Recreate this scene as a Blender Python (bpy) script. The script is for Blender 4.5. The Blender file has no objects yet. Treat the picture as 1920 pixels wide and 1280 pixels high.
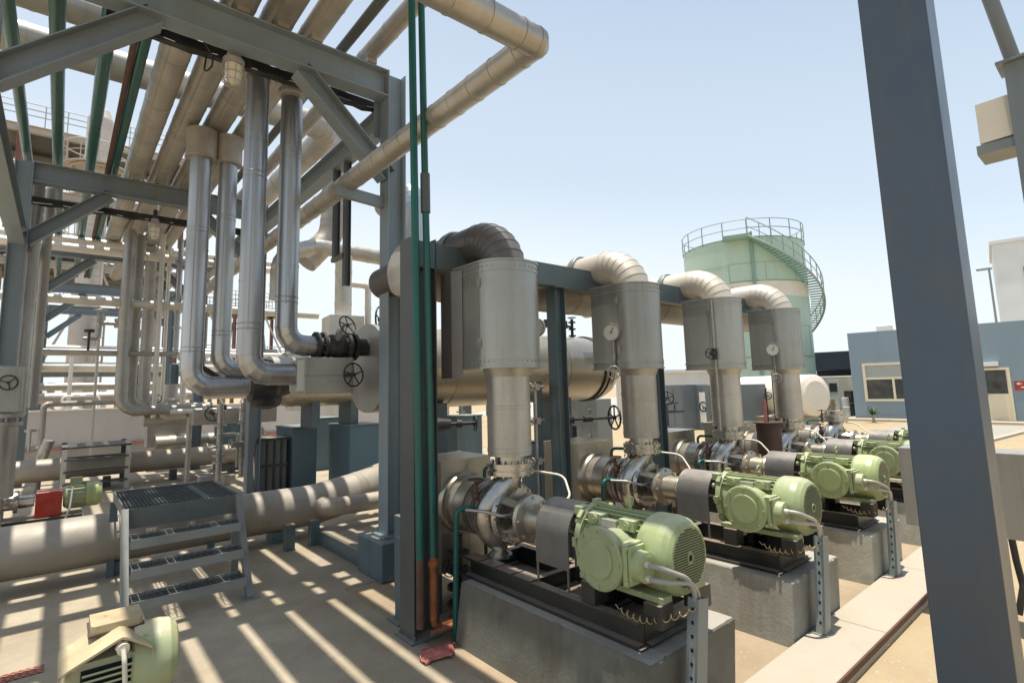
import bpy, math, random
from mathutils import Vector as V, Matrix
random.seed(7)
C = bpy.context.scene.collection
sc = bpy.context.scene
R_ = math.radians
PI = math.pi

# ------------------------------------------------------------------ camera
cam = bpy.data.cameras.new('camera'); co = bpy.data.objects.new('camera', cam); C.objects.link(co)
cam.sensor_width = 36; cam.lens = 18.75; cam.shift_y = -40/1920; cam.clip_start = .05; cam.clip_end = 900
RW = ((0.76550194, -0.06076705, 0.64055768), (-0.64289519, -0.11295214, 0.75758009), (-0.02631645, 0.99174048, 0.12553193))
co.matrix_world = Matrix(((RW[0][0], RW[0][1], -RW[0][2], 0), (RW[1][0], RW[1][1], -RW[1][2], 0), (RW[2][0], RW[2][1], -RW[2][2], 1.7), (0, 0, 0, 1)))
sc.camera = co
# ------------------------------------------------------------------ light
w = bpy.data.worlds.new('World'); sc.world = w; w.use_nodes = True
nt = w.node_tree; bg = nt.nodes['Background']
sky = nt.nodes.new('ShaderNodeTexSky'); sky.sky_type = 'NISHITA'; sky.sun_disc = False
sky.sun_elevation = R_(86.2); sky.sun_rotation = R_(-57); sky.dust_density = 1.5; sky.air_density = 1.0; sky.ozone_density = 1.0
# pale dusty air: the clear sky thinned towards a milky white low down and on the sun's side
tc = nt.nodes.new('ShaderNodeTexCoord'); sp = nt.nodes.new('ShaderNodeSeparateXYZ'); nt.links.new(tc.outputs['Generated'], sp.inputs[0])
ma = nt.nodes.new('ShaderNodeMath'); ma.operation = 'MULTIPLY_ADD'; nt.links.new(sp.outputs['Y'], ma.inputs[0]); ma.inputs[1].default_value = -.22; nt.links.new(sp.outputs['Z'], ma.inputs[2])
rp = nt.nodes.new('ShaderNodeValToRGB'); nt.links.new(ma.outputs[0], rp.inputs[0]); rp.color_ramp.interpolation = 'EASE'
for i_, (p_, c_) in enumerate(((0, .96), (.26, .56), (.75, .24))):
    e_ = rp.color_ramp.elements[i_] if i_ < 2 else rp.color_ramp.elements.new(p_)
    e_.position = p_; e_.color = (c_, c_, c_, 1)
mx = nt.nodes.new('ShaderNodeMix'); mx.data_type = 'RGBA'; nt.links.new(rp.outputs[0], mx.inputs[0]); nt.links.new(sky.outputs[0], mx.inputs[6]); mx.inputs[7].default_value = (4.6, 4.95, 5.15, 1)
hs_ = nt.nodes.new('ShaderNodeMix'); hs_.data_type = 'RGBA'; hs_.blend_type = 'MULTIPLY'; hs_.inputs[0].default_value = 1; nt.links.new(sky.outputs[0], hs_.inputs[6]); hs_.inputs[7].default_value = (.86, .93, .90, 1)
nt.links.new(hs_.outputs[2], mx.inputs[6]); nt.links.new(mx.outputs[2], bg.inputs[0]); bg.inputs[1].default_value = .14
sun = bpy.data.lights.new('sun', 'SUN'); so = bpy.data.objects.new('sun', sun); C.objects.link(so)
sun.energy = 4.3; sun.angle = R_(.53); sun.color = (1, .955, .85)
so.rotation_euler = V((-.055, .036, 1)).to_track_quat('Z', 'Y').to_euler()
sc.view_settings.view_transform = 'Standard'; sc.view_settings.look = 'None'; sc.view_settings.gamma = 1
sc.view_settings.exposure = 0.55
# ------------------------------------------------------------------ materials
def nd(t, k, **a):
    n = t.nodes.new(k)
    for x, y in a.items(): setattr(n, x, y)
    return n
def mat(name, col, rough=.6, metal=0, var=.25, scale=3, dirt=None, damt=.35, dscale=1.2, bump=0, bscale=40, stretch=(1, 1, 1), rvar=.12, spec=None, chips=None, camt=.62, cscale=6, dust=None, dustamt=.8, streak=None, sscale=7, samt=.6):
    m = bpy.data.materials.new(name); m.use_nodes = True; t = m.node_tree; L = t.links.new
    b = t.nodes['Principled BSDF']; b.inputs['Metallic'].default_value = metal; b.inputs['Roughness'].default_value = rough
    if spec is not None: b.inputs['Specular IOR Level'].default_value = spec
    g = nd(t, 'ShaderNodeTexCoord'); oi = nd(t, 'ShaderNodeObjectInfo')
    ad = nd(t, 'ShaderNodeVectorMath', operation='ADD'); L(g.outputs['Object'], ad.inputs[0])
    mu = nd(t, 'ShaderNodeVectorMath', operation='SCALE'); L(oi.outputs['Location'], mu.inputs[0]); mu.inputs['Scale'].default_value = 1.37; L(mu.outputs[0], ad.inputs[1])
    mp = nd(t, 'ShaderNodeMapping'); L(ad.outputs[0], mp.inputs[0]); mp.inputs['Scale'].default_value = stretch
    n1 = nd(t, 'ShaderNodeTexNoise'); n1.inputs['Scale'].default_value = scale; n1.inputs['Detail'].default_value = 8; n1.inputs['Roughness'].default_value = .6; L(mp.outputs[0], n1.inputs['Vector'])
    c1 = nd(t, 'ShaderNodeValToRGB'); L(n1.outputs['Fac'], c1.inputs[0])
    c1.color_ramp.elements[0].position = .3; c1.color_ramp.elements[1].position = .7
    c1.color_ramp.elements[0].color = tuple(max(0, c*(1-var)) for c in col)+(1,); c1.color_ramp.elements[1].color = tuple(min(1, c*(1+var*.6)) for c in col)+(1,)
    out = c1.outputs[0]
    def over(out, dc, amt, sc_, lo, hi, det=9):
        n = nd(t, 'ShaderNodeTexNoise'); n.inputs['Scale'].default_value = sc_; n.inputs['Detail'].default_value = det; n.inputs['Roughness'].default_value = .68; L(mp.outputs[0], n.inputs['Vector'])
        r = nd(t, 'ShaderNodeMapRange'); L(n.outputs['Fac'], r.inputs[0]); r.inputs[1].default_value = lo; r.inputs[2].default_value = hi; r.inputs[4].default_value = amt
        x = nd(t, 'ShaderNodeMix', data_type='RGBA'); L(r.outputs[0], x.inputs[0]); L(out, x.inputs[6]); x.inputs[7].default_value = tuple(dc)+(1,)
        return x.outputs[2], r.outputs[0]
    if dirt: out, _ = over(out, dirt, damt, dscale, .42, .68)
    if chips: out, _ = over(out, chips, 1, cscale, camt, camt+.03, 12)
    if streak:
        m2 = nd(t, 'ShaderNodeMapping'); L(ad.outputs[0], m2.inputs[0]); m2.inputs['Scale'].default_value = (1, 1, .07)
        n = nd(t, 'ShaderNodeTexNoise'); n.inputs['Scale'].default_value = sscale; n.inputs['Detail'].default_value = 8; n.inputs['Roughness'].default_value = .7; L(m2.outputs[0], n.inputs['Vector'])
        q = nd(t, 'ShaderNodeMapRange'); L(n.outputs['Fac'], q.inputs[0]); q.inputs[1].default_value = .50; q.inputs[2].default_value = .72; q.inputs[4].default_value = samt
        x = nd(t, 'ShaderNodeMix', data_type='RGBA'); L(q.outputs[0], x.inputs[0]); L(out, x.inputs[6]); x.inputs[7].default_value = tuple(streak)+(1,); out = x.outputs[2]
    if dust:
        ge = nd(t, 'ShaderNodeNewGeometry'); sx = nd(t, 'ShaderNodeSeparateXYZ'); L(ge.outputs['True Normal'], sx.inputs[0])
        n = nd(t, 'ShaderNodeTexNoise'); n.inputs['Scale'].default_value = 9; n.inputs['Detail'].default_value = 7; L(mp.outputs[0], n.inputs['Vector'])
        ml = nd(t, 'ShaderNodeMath', operation='MULTIPLY_ADD'); L(n.outputs['Fac'], ml.inputs[0]); ml.inputs[1].default_value = .7; L(sx.outputs['Z'], ml.inputs[2])
        r = nd(t, 'ShaderNodeMapRange'); L(ml.outputs[0], r.inputs[0]); r.inputs[1].default_value = .95; r.inputs[2].default_value = 1.35; r.inputs[4].default_value = dustamt
        x = nd(t, 'ShaderNodeMix', data_type='RGBA'); L(r.outputs[0], x.inputs[0]); L(out, x.inputs[6]); x.inputs[7].default_value = tuple(dust)+(1,); out = x.outputs[2]
    rv = nd(t, 'ShaderNodeMapRange'); L(oi.outputs['Random'], rv.inputs[0]); rv.inputs[3].default_value = .88; rv.inputs[4].default_value = 1.12
    hv = nd(t, 'ShaderNodeHueSaturation'); L(rv.outputs[0], hv.inputs['Value']); L(rv.outputs[0], hv.inputs['Saturation']); L(out, hv.inputs['Color']); out = hv.outputs[0]
    L(out, b.inputs['Base Color'])
    if rvar:
        r = nd(t, 'ShaderNodeMapRange'); L(n1.outputs['Fac'], r.inputs[0]); r.inputs[1].default_value = .25; r.inputs[2].default_value = .75
        r.inputs[3].default_value = max(.03, rough-rvar); r.inputs[4].default_value = min(1, rough+rvar); L(r.outputs[0], b.inputs['Roughness'])
    if bump:
        n = nd(t, 'ShaderNodeTexNoise'); n.inputs['Scale'].default_value = bscale; n.inputs['Detail'].default_value = 6; L(mp.outputs[0], n.inputs['Vector'])
        bp = nd(t, 'ShaderNodeBump'); bp.inputs['Strength'].default_value = bump; bp.inputs['Distance'].default_value = .02; L(n.outputs['Fac'], bp.inputs['Height']); L(bp.outputs[0], b.inputs['Normal'])
    return m
M = {}
M['clad'] = mat('aluminium cladding', (.46, .44, .40), .42, .7, .18, 2.2, (.30, .25, .19), .5, 1.6, .04, 9, dust=(.5, .43, .34), dustamt=.5, streak=(.24, .20, .15), samt=.5)
M['cladv'] = mat('aluminium riser cladding', (.46, .465, .47), .36, .85, .14, 3, (.33, .31, .28), .4, 1.5, .025, 5, (1, 1, .3), streak=(.28, .27, .25), samt=.45)
M['cladtan'] = mat('dusty cladding', (.43, .40, .355), .5, .4, .2, 3, (.29, .25, .205), .55, 1.6, .12, 14, streak=(.25, .20, .15), samt=.3)
M['cladbox'] = mat('sheet box cladding', (.36, .36, .335), .38, .55, .12, 1.6, (.28, .25, .20), .4, 1.8, .04, 5, dust=(.42, .37, .3), dustamt=.5, streak=(.20, .175, .14), samt=.55)
M['cladcr'] = mat('cream cladding', (.56, .51, .43), .5, .3, .12, 2.2, (.42, .35, .27), .4, 1.6, .05, 9)
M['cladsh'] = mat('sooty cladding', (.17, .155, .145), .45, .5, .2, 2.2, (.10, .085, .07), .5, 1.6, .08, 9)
M['cladlt'] = mat('pale sheet cladding', (.72, .68, .60), .5, .35, .12, 3, (.5, .42, .33), .4, 2)
M['brass'] = mat('stainless warm', (.50, .45, .36), .32, .7, .2, 2, (.34, .28, .2), .45, 2, .03, 6, dust=(.6, .53, .42), dustamt=.6)
M['steelc'] = mat('pump casing steel', (.52, .50, .46), .28, .95, .25, 5, (.26, .22, .17), .5, 4, .12, 22)
M['steeld'] = mat('dull cast steel', (.42, .40, .37), .45, .7, .25, 8, (.22, .18, .14), .5, 6, .2, 30)
M['frame'] = mat('grey painted steel', (.20, .245, .275), .45, 0, .10, 2.5, (.19, .19, .17), .45, 1.6, .03, 18, chips=(.16, .10, .07), camt=.72, cscale=9, streak=(.17, .155, .13), samt=.4)
M['framed'] = mat('dark slate painted steel', (.075, .085, .085), .45, 0, .2, 3, (.10, .085, .06), .5, 2, .04, 18)
M['teal'] = mat('teal painted steel', (.085, .13, .15), .42, 0, .2, 3, (.10, .10, .08), .5, 2, .04, 18, chips=(.16, .085, .05), camt=.70, cscale=8, dust=(.30, .25, .19), streak=(.12, .09, .06), samt=.5)
M['nearcol'] = mat('near column paint', (.046, .073, .108), .34, 0, .12, 1.5, (.08, .08, .075), .5, 2.2, .03, 14, chips=(.17, .15, .13), camt=.735, cscale=20, streak=(.095, .085, .07), samt=.55, sscale=9)
M['green'] = mat('green painted pipe', (.010, .095, .08), .34, 0, .2, 4, (.03, .055, .04), .35, 3)
M['rust'] = mat('rusty pipe', (.30, .095, .03), .75, .1, .35, 14, (.12, .05, .03), .6, 9, .3, 60)
M['rustd'] = mat('dark rust', (.12, .06, .04), .8, 0, .35, 12, (.05, .04, .035), .5, 7, .3, 50)
M['motor'] = mat('pale green motor paint', (.33, .39, .19), .38, 0, .14, 5, (.22, .22, .12), .6, 5, .06, 30, chips=(.12, .12, .09), camt=.67, cscale=20, dust=(.55, .52, .36), dustamt=.5, streak=(.17, .17, .10), samt=.5, sscale=12)
M['motord'] = mat('faded green motor paint', (.30, .36, .22), .5, 0, .15, 5, (.42, .36, .2), .7, 2.6, .05, 24, chips=(.22, .17, .1), camt=.68, cscale=14, dust=(.55, .50, .36), dustamt=.7)
M['hood'] = mat('faded yellow hood', (.50, .42, .27), .65, 0, .15, 5, (.33, .21, .1), .6, 4, .1, 40, chips=(.24, .13, .06), camt=.66, cscale=16)
M['black'] = mat('black painted base', (.020, .024, .022), .4, 0, .3, 5, (.06, .042, .03), .6, 3, .08, 30, dust=(.34, .26, .20), dustamt=.75)
M['blk'] = mat('black rubber and iron', (.02, .02, .022), .5, 0, .3, 6, (.07, .06, .05), .5, 6)
M['guard'] = mat('grey coupling guard', (.115, .11, .105), .5, .2, .1, 6, (.2, .17, .14), .5, 4, .05, 90, dust=(.40, .36, .32), dustamt=.6)
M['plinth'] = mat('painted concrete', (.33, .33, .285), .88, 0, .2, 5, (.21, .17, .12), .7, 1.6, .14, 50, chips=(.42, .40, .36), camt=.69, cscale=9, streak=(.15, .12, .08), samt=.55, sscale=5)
M['plinth1'] = mat('oil stained concrete', (.175, .165, .125), .8, 0, .25, 5, (.10, .07, .04), .85, 1.3, .14, 50, chips=(.33, .30, .25), camt=.70, cscale=9, streak=(.075, .055, .03), samt=.6, sscale=5)  # deep shade on the nearest plinth is put into this darker, browner concrete
M['plinthtop'] = mat('bare concrete', (.42, .38, .33), .85, 0, .2, 4, (.27, .215, .155), .5, 2, .4, 30)
M['bluec'] = mat('blue painted concrete', (.085, .145, .175), .6, 0, .12, 2.2, (.10, .12, .115), .5, 1.6, .15, 20, dust=(.3, .28, .24), dustamt=.6, streak=(.07, .08, .07), samt=.6, sscale=5)
M['cond'] = mat('conduit grey', (.42, .40, .36), .5, .2, .15, 30, (.2, .18, .15), .4, 15)
M['galv'] = mat('galvanised channel', (.26, .29, .28), .42, .5, .12, 5, (.3, .27, .22), .4, 3)
M['post'] = mat('channel post paint', (.22, .255, .255), .45, .25, .12, 5, (.3, .27, .22), .4, 3)
M['copper'] = mat('earth wire', (.45, .34, .2), .4, .6, .1, 5)
M['hole'] = mat('dark openings', (.006, .006, .006), .9, 0, 0, 5, rvar=0)
M['red'] = mat('red paint', (.33, .045, .04), .5, 0, .15, 4, (.35, .17, .13), .4, 3, dust=(.62, .40, .34), dustamt=.7)
M['fadedred'] = mat('faded red paint', (.42, .14, .11), .6, 0, .2, 6, (.5, .36, .28), .6, 5)
M['cladfl'] = mat('matt floor pipe cladding', (.36, .32, .27), .6, .3, .18, 2.2, (.25, .19, .14), .5, 1.6, .10, 40)
M['contg'] = mat('container paint', (.125, .155, .175), .55, 0, .1, 1.5, (.2, .19, .17), .4, 1.5)
M['cabg'] = mat('grey cabinet paint', (.25, .24, .22), .5, 0, .08, 3, (.3, .26, .21), .5, 2, .03, 30, streak=(.17, .15, .12), samt=.5)
M['white'] = mat('white paint', (.78, .77, .73), .5, 0, .06, 3, (.6, .55, .48), .4, 1.5)
M['offwhite'] = mat('cream sheet', (.72, .66, .56), .5, 0, .06, 2, (.6, .5, .38), .4, 1.2)
M['tankg'] = mat('pale green tank paint', (.41, .52, .43), .5, 0, .07, .6, (.46, .51, .43), .45, .35, streak=(.33, .38, .30), samt=.5, sscale=1.6)
M['tankgd'] = mat('green steel trim', (.22, .36, .28), .5, 0, .1, 2)
M['tanksteel'] = mat('aged grey rails', (.30, .34, .32), .5, .2, .1, 2)
M['bwall'] = mat('blue grey render', (.215, .295, .35), .75, 0, .07, .7, (.24, .30, .33), .5, .5, .1, 20, streak=(.20, .23, .24), samt=.5, sscale=2)
M['cream'] = mat('cream aluminium frame', (.66, .60, .46), .45, 0, .05, 4)
M['glass'] = mat('dark window glass', (.075, .08, .078), .12, 0, .5, 2.5, rvar=.04)
M['blind'] = mat('window blind', (.42, .45, .41), .7, 0, .08, 3)
M['sand'] = mat('sand', (.365, .285, .18), .95, 0, .15, .7, (.30, .22, .135), .7, 2.2, .6, 30, chips=(.24, .18, .11), camt=.66, cscale=14)
M['dirtyslab'] = mat('sandy pump bay floor', (.36, .27, .175), .9, 0, .15, 1.6, (.26, .19, .12), .6, 3, .25, 40)
M['slab'] = mat('concrete slab', (.375, .32, .245), .85, 0, .2, 2.2, (.225, .18, .125), .8, .7, .3, 70, chips=(.16, .12, .085), camt=.67, cscale=7)
M['curb'] = mat('concrete kerb', (.42, .37, .30), .85, 0, .12, 2, (.32, .26, .19), .55, 2, .3, 40)
M['road'] = mat('dusty road', (.36, .335, .30), .9, 0, .08, 1, (.44, .36, .27), .5, .6, .2, 40)
M['bund'] = mat('white rendered wall', (.60, .56, .52), .8, 0, .07, 1, (.45, .38, .33), .5, .8, stretch=(1, 1, .4))
M['navy'] = mat('dark navy sheet', (.018, .028, .05), .6, 0, .15, 1)
M['tow'] = mat('weathered tower cladding', (.56, .51, .46), .55, .2, .15, 1, (.38, .3, .24), .5, .9)
M['redst'] = mat('red oxide steel', (.27, .125, .09), .6, 0, .2, 2)
M['tansteel'] = mat('sunbleached structure', (.50, .46, .41), .6, .1, .2, 2, (.33, .27, .21), .5, 2)
M['leaf'] = mat('leaves', (.07, .11, .04), .6, 0, .3, 8)
M['pink'] = mat('pink plastic', (.55, .15, .13), .55, 0, .2, 9, (.62, .30, .24), .5, 9)
M['grate'] = mat('walkway steel', (.10, .12, .12), .5, .2, .25, 4, (.2, .17, .14), .5, 3)
M['rail'] = mat('stair stringer steel', (.25, .26, .245), .5, .1, .15, 4, (.3, .25, .2), .5, 3)
# ------------------------------------------------------------------ mesh builder
def fr(d):
    d = V(d).normalized(); a = V((0, 0, 1)) if abs(d.z) < .95 else V((0, 1, 0))
    x = d.cross(a).normalized(); return x, x.cross(d).normalized(), d
def bend(pts, rad, n=6):
    pts = [V(p) for p in pts]; out = [pts[0]]
    for i in range(1, len(pts)-1):
        a, b, c = pts[i-1], pts[i], pts[i+1]; u = (a-b).normalized(); v = (c-b).normalized()
        an = u.angle(v)
        if an > PI-.02: out.append(b); continue
        r = rad[i-1] if isinstance(rad, (list, tuple)) else rad
        t = min(r/math.tan(an/2), (a-b).length*.49 if i > 1 else (a-b).length*.98, (c-b).length*.49 if i < len(pts)-2 else (c-b).length*.98); r = t*math.tan(an/2)
        ce = b+(u+v).normalized()*(r/math.sin(an/2)); p0 = b+u*t-ce; p1 = b+v*t-ce; tot = p0.angle(p1)
        ax = p0.cross(p1).normalized()
        for k in range(n+1): out.append(ce+Matrix.Rotation(tot*k/n, 3, ax) @ p0)
    out.append(pts[-1]); return out
class MB:
    def __init__(s): s.v = []; s.f = []; s.sm = []; s.mi = []; s.cur = 0
    def add(s, vs, fs, smooth=False):
        o = len(s.v); s.v += [tuple(p) for p in vs]
        for f in fs: s.f.append(tuple(o+i for i in f)); s.sm.append(smooth); s.mi.append(s.cur)
        return s
    def box(s, a, b, rz=0, piv=None):
        x0, y0, z0 = (min(a[i], b[i]) for i in range(3)); x1, y1, z1 = (max(a[i], b[i]) for i in range(3))
        vs = [V((x, y, z)) for z in (z0, z1) for x, y in ((x0, y0), (x1, y0), (x1, y1), (x0, y1))]
        if rz:
            p = V(piv) if piv else V(((x0+x1)/2, (y0+y1)/2, 0)); m = Matrix.Rotation(rz, 3, 'Z'); vs = [m @ (q-p)+p for q in vs]
        return s.add(vs, [(3, 2, 1, 0), (4, 5, 6, 7), (0, 1, 5, 4), (1, 2, 6, 5), (2, 3, 7, 6), (3, 0, 4, 7)])
    def beam(s, p0, p1, w, h, up=(0, 0, 1)):
        p0, p1 = V(p0), V(p1); d = (p1-p0).normalized(); u = V(up)
        if abs(d.dot(u)) > .98: u = V((0, 1, 0))
        x = d.cross(u).normalized(); u = x.cross(d).normalized()
        vs = [p+x*a*w/2+u*b*h/2 for p in (p0, p1) for a, b in ((-1, -1), (1, -1), (1, 1), (-1, 1))]
        return s.add(vs, [(0, 1, 2, 3), (7, 6, 5, 4), (0, 4, 5, 1), (1, 5, 6, 2), (2, 6, 7, 3), (3, 7, 4, 0)])
    def prof(s, p0, p1, poly, up=(0, 0, 1), e0=None, e1=None):
        p0, p1 = V(p0), V(p1); d = (p1-p0).normalized(); u = V(up)
        x = d.cross(u).normalized(); u = x.cross(d).normalized(); n = len(poly)
        vs = [p+x*a+u*b for p in (p0, p1) for a, b in poly]
        return s.add(vs, [tuple(range(n)), tuple(range(2*n-1, n-1, -1))]+[(i, n+i, n+(i+1) % n, (i+1) % n) for i in range(n)])
    def ibeam(s, p0, p1, h, w, t=.012, up=(0, 0, 1)):       # h along up, w across
        a, b, c = w/2, h/2, t/2
        return s.prof(p0, p1, [(-a, -b), (a, -b), (a, -b+t), (c, -b+t), (c, b-t), (a, b-t), (a, b), (-a, b), (-a, b-t), (-c, b-t), (-c, -b+t), (-a, -b+t)], up)
    def chan(s, p0, p1, h, w, t=.01, up=(0, 0, 1), flip=1):
        b = h/2; q = [(0, -b), (w, -b), (w, -b+t), (t, -b+t), (t, b-t), (w, b-t), (w, b), (0, b)]
        if flip < 0: q = [(-x, y) for x, y in reversed(q)]
        return s.prof(p0, p1, q, up)
    def ring(s, c, x, y, r, n): return [V(c)+x*math.cos(2*PI*k/n)*r+y*math.sin(2*PI*k/n)*r for k in range(n)]
    def cyl(s, p0, p1, r0, r1=None, n=20, cap=True):
        r1 = r0 if r1 is None else r1; x, y, d = fr(V(p1)-V(p0)); a = s.ring(p0, x, y, r0, n); b = s.ring(p1, x, y, r1, n)
        s.add(a+b, [(k, (k+1) % n, n+(k+1) % n, n+k) for k in range(n)], True)
        if cap:
            if r0 > 1e-4: s.add(a, [tuple(range(n))[::-1]])
            if r1 > 1e-4: s.add(b, [tuple(range(n))])
        return s
    def lathe(s, p0, d, prof, n=28, cap=True):             # prof: list of (along, radius)
        x, y, d = fr(d); p0 = V(p0); rs = [s.ring(p0+d*a, x, y, r, n) for a, r in prof]
        for i in range(len(rs)-1): s.add(rs[i]+rs[i+1], [(k, (k+1) % n, n+(k+1) % n, n+k) for k in range(n)], True)
        if cap:
            if prof[0][1] > 1e-4: s.add(rs[0], [tuple(range(n))[::-1]])
            if prof[-1][1] > 1e-4: s.add(rs[-1], [tuple(range(n))])
        return s
    def tube(s, pts, r, n=10, joined=False, cap=True):
        pts = [V(p) for p in pts]; m = len(pts); ds = [(pts[i+1]-pts[i]).normalized() for i in range(m-1)]
        x, y, d = fr(ds[0]); rings = []
        rr = r if isinstance(r, (list, tuple)) else [r]*m
        for i in range(m):
            if i == 0: t = ds[0]; base = [(x, y)]
            d0 = ds[max(0, i-1)]; d1 = ds[min(m-2, i)]
            if i > 0 and i < m-1:
                q = d0.rotation_difference(d1)
                nrm = (d0+d1).normalized()
                ring = []
                for k in range(n):
                    o = x*math.cos(2*PI*k/n)*rr[i]+y*math.sin(2*PI*k/n)*rr[i]
                    o = o-d0*(o.dot(nrm)/max(.2, d0.dot(nrm))); ring.append(pts[i]+o)
                rings.append(ring); x = q @ x; y = q @ y
            else: rings.append(s.ring(pts[i], x, y, rr[i], n))
        if joined:
            vs = [p for g in rings for p in g]; s.add(vs, [(i*n+k, i*n+(k+1) % n, (i+1)*n+(k+1) % n, (i+1)*n+k) for i in range(m-1) for k in range(n)], True)
        else:
            for i in range(m-1): s.add(rings[i]+rings[i+1], [(k, (k+1) % n, n+(k+1) % n, n+k) for k in range(n)], True)
        if cap: s.add(rings[0], [tuple(range(n))[::-1]]); s.add(rings[-1], [tuple(range(n))])
        return s
    def clad(s, pts, r, br=None, seam=.95, n=24, nb=6, band=.022, bt=.004):   # jacketed pipe: mitred elbows, overlapping bands
        path = bend(pts, br if br else r*2.2, nb) if len(pts) > 2 else [V(p) for p in pts]
        s.tube(path, r, n)
        for i in range(len(path)-1):
            a, b = path[i], path[i+1]; L = (b-a).length; d = (b-a).normalized()
            if L > seam*.7:
                k = max(1, int(L/seam))
                for j in range(k):
                    c = a+d*(L*(j+.5)/k); s.cyl(c-d*band, c+d*band, r+bt, n=n, cap=False)
                    s.lathe(c-d*band, d, [(0, r), (0, r+bt)], n, False); s.lathe(c+d*band, d, [(0, r+bt), (0, r)], n, False)
        for i in range(1, len(path)-1):
            x, y, d = fr((path[i+1]-path[i-1])); 
            s.lathe(path[i]-d*.006, d, [(0, r), (.001, r+bt*.9), (.011, r+bt*.9), (.012, r)], n, False)
        return s
    def torus(s, c, ax, R, r, n=28, m=8, a0=0, a1=2*PI):
        x, y, d = fr(ax); full = abs(a1-a0-2*PI) < 1e-3; k = n if full else n+1; vs = []
        for i in range(k):
            a = a0+(a1-a0)*i/n; o = x*math.cos(a)+y*math.sin(a)
            for j in range(m): b = 2*PI*j/m; vs.append(V(c)+o*(R+r*math.cos(b))+d*r*math.sin(b))
        return s.add(vs, [((i*m+j), ((i+1) % k)*m+j, ((i+1) % k)*m+(j+1) % m, i*m+(j+1) % m) for i in range(n) for j in range(m)], True)
    def prism(s, poly, z0, z1, smooth=False):
        n = len(poly); lo = [(x, y, z0) for x, y in poly]; hi = [(x, y, z1) for x, y in poly]
        s.add(lo, [tuple(range(n))[::-1]]); s.add(hi, [tuple(range(n))])
        for i in range(n):
            j = (i+1) % n; s.add([lo[i], lo[j], hi[j], hi[i]], [(0, 1, 2, 3)], False)
        return s
    def quad(s, a, b, c, d): return s.add([a, b, c, d], [(0, 1, 2, 3)])
    def bolts(s, c, ax, R, n, r=.011, l=.03, a0=0):
        x, y, d = fr(ax)
        for k in range(n):
            a = a0+2*PI*k/n; p = V(c)+x*math.cos(a)*R+y*math.sin(a)*R; s.cyl(p-d*l, p+d*l, r, n=6)
        return s
    def wheel(s, c, ax, R, r=None, sp=5):                 # hand wheel with spokes and hub
        r = r or R*.075; x, y, d = fr(ax); c = V(c); s.torus(c, d, R, r, 24, 6); s.cyl(c-d*R*.14, c+d*R*.14, R*.17, n=10)
        for k in range(sp):
            a = 2*PI*k/sp+.3; o = x*math.cos(a)+y*math.sin(a); s.cyl(c+o*R*.1, c+o*R, r*.75, n=6, cap=False)
        return s
    def build(s, name, m, parent=None, bev=0, loc=None, label=None):
        me = bpy.data.meshes.new(name); me.from_pydata(s.v, [], s.f)
        ms = m if isinstance(m, (list, tuple)) else [m]
        for k in ms: me.materials.append(M[k])
        me.polygons.foreach_set('use_smooth', s.sm); me.polygons.foreach_set('material_index', s.mi); me.update()
        o = bpy.data.objects.new(name, me); C.objects.link(o)
        if parent: o.parent = parent
        if loc: o.location = loc
        if label: o['label'] = label
        if bev:
            b = o.modifiers.new('bevel', 'BEVEL'); b.width = bev; b.segments = 2; b.limit_method = 'ANGLE'; b.angle_limit = R_(50); b.harden_normals = False
        return o
def T(name, label, cat, loc=(0, 0, 0), rz=0, group=None):
    o = bpy.data.objects.new(name, None); o.empty_display_size = .1; C.objects.link(o); o.location = loc; o.rotation_euler = (0, 0, rz)
    o['label'] = label; o['category'] = cat
    if group: o['group'] = group
    return o
def tag(o, label, cat, group=None):
    o['label'] = label; o['category'] = cat
    if group: o['group'] = group
    return o
def st(o): o['kind'] = 'structure'; return o
KIDS = {}
def dup(root, loc, rz=None, label=None):
    allo = list(C.objects); ch = lambda p: [o for o in allo if o.parent == p]
    def rec(o, par):
        c = o.copy(); C.objects.link(c); c.parent = par
        for k in ch(o): rec(k, c)
        return c
    r = rec(root, None); r.location = loc
    if rz is not None: r.rotation_euler = (0, 0, rz)
    if label: r['label'] = label
    return r

# ================================================================== SETTING
g = MB(); g.quad((-400, -400, -.03), (400, -400, -.03), (400, 400, -.03), (-400, 400, -.03)); st(g.build('ground', 'sand'))
g = MB(); g.box((-9, 4.72, -.3), (9.3, 24, 0)); g.box((-9, 1.65, -.3), (2.0, 4.718, 0)); st(g.build('floor_slab', 'slab'))
g = MB(); g.box((2.002, 1.65, -.3), (9.3, 4.718, -.006)); st(g.build('pump_bay_floor', 'dirtyslab'))
g = MB()
for k in range(6): g.box((2.35+1.55*k-1.2, 1.30, -.2), (2.35+1.55*k+.344, 1.648, .045))
g.box((-9, 1.30, -.2), (1.146, 1.648, .045)); st(g.build('kerb', 'curb', bev=.008))
g = MB(); g.box((-9, 1.286, .012), (11.6, 1.298, .049)); st(g.build('kerb_edge_angle', 'rustd'))
g = MB(); g.add([(9.5, 7.0, -.026), (14.0, 5.35, -.026), (23.6, 6.1, -.026), (25.2, 2.2, -.026), (22.2, 2.7, -.026), (13.5, 3.5, -.026), (9.5, 3.6, -.026)], [tuple(range(6, -1, -1))]); st(g.build('road', 'road'))
g = MB(); g.box((13.5, 3.28, -.15), (22.2, 3.42, .03), R_(-5), (13.5, 3.35, 0)); st(g.build('road_kerb', 'curb'))
g = MB(); g.add([(21, 30, -.025), (60, 60, -.025), (60, 6.5, -.025), (26, 8.4, -.025), (22, 9.5, -.025)], [(4, 3, 2, 1, 0)]); st(g.build('yard_paving', 'road'))

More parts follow.
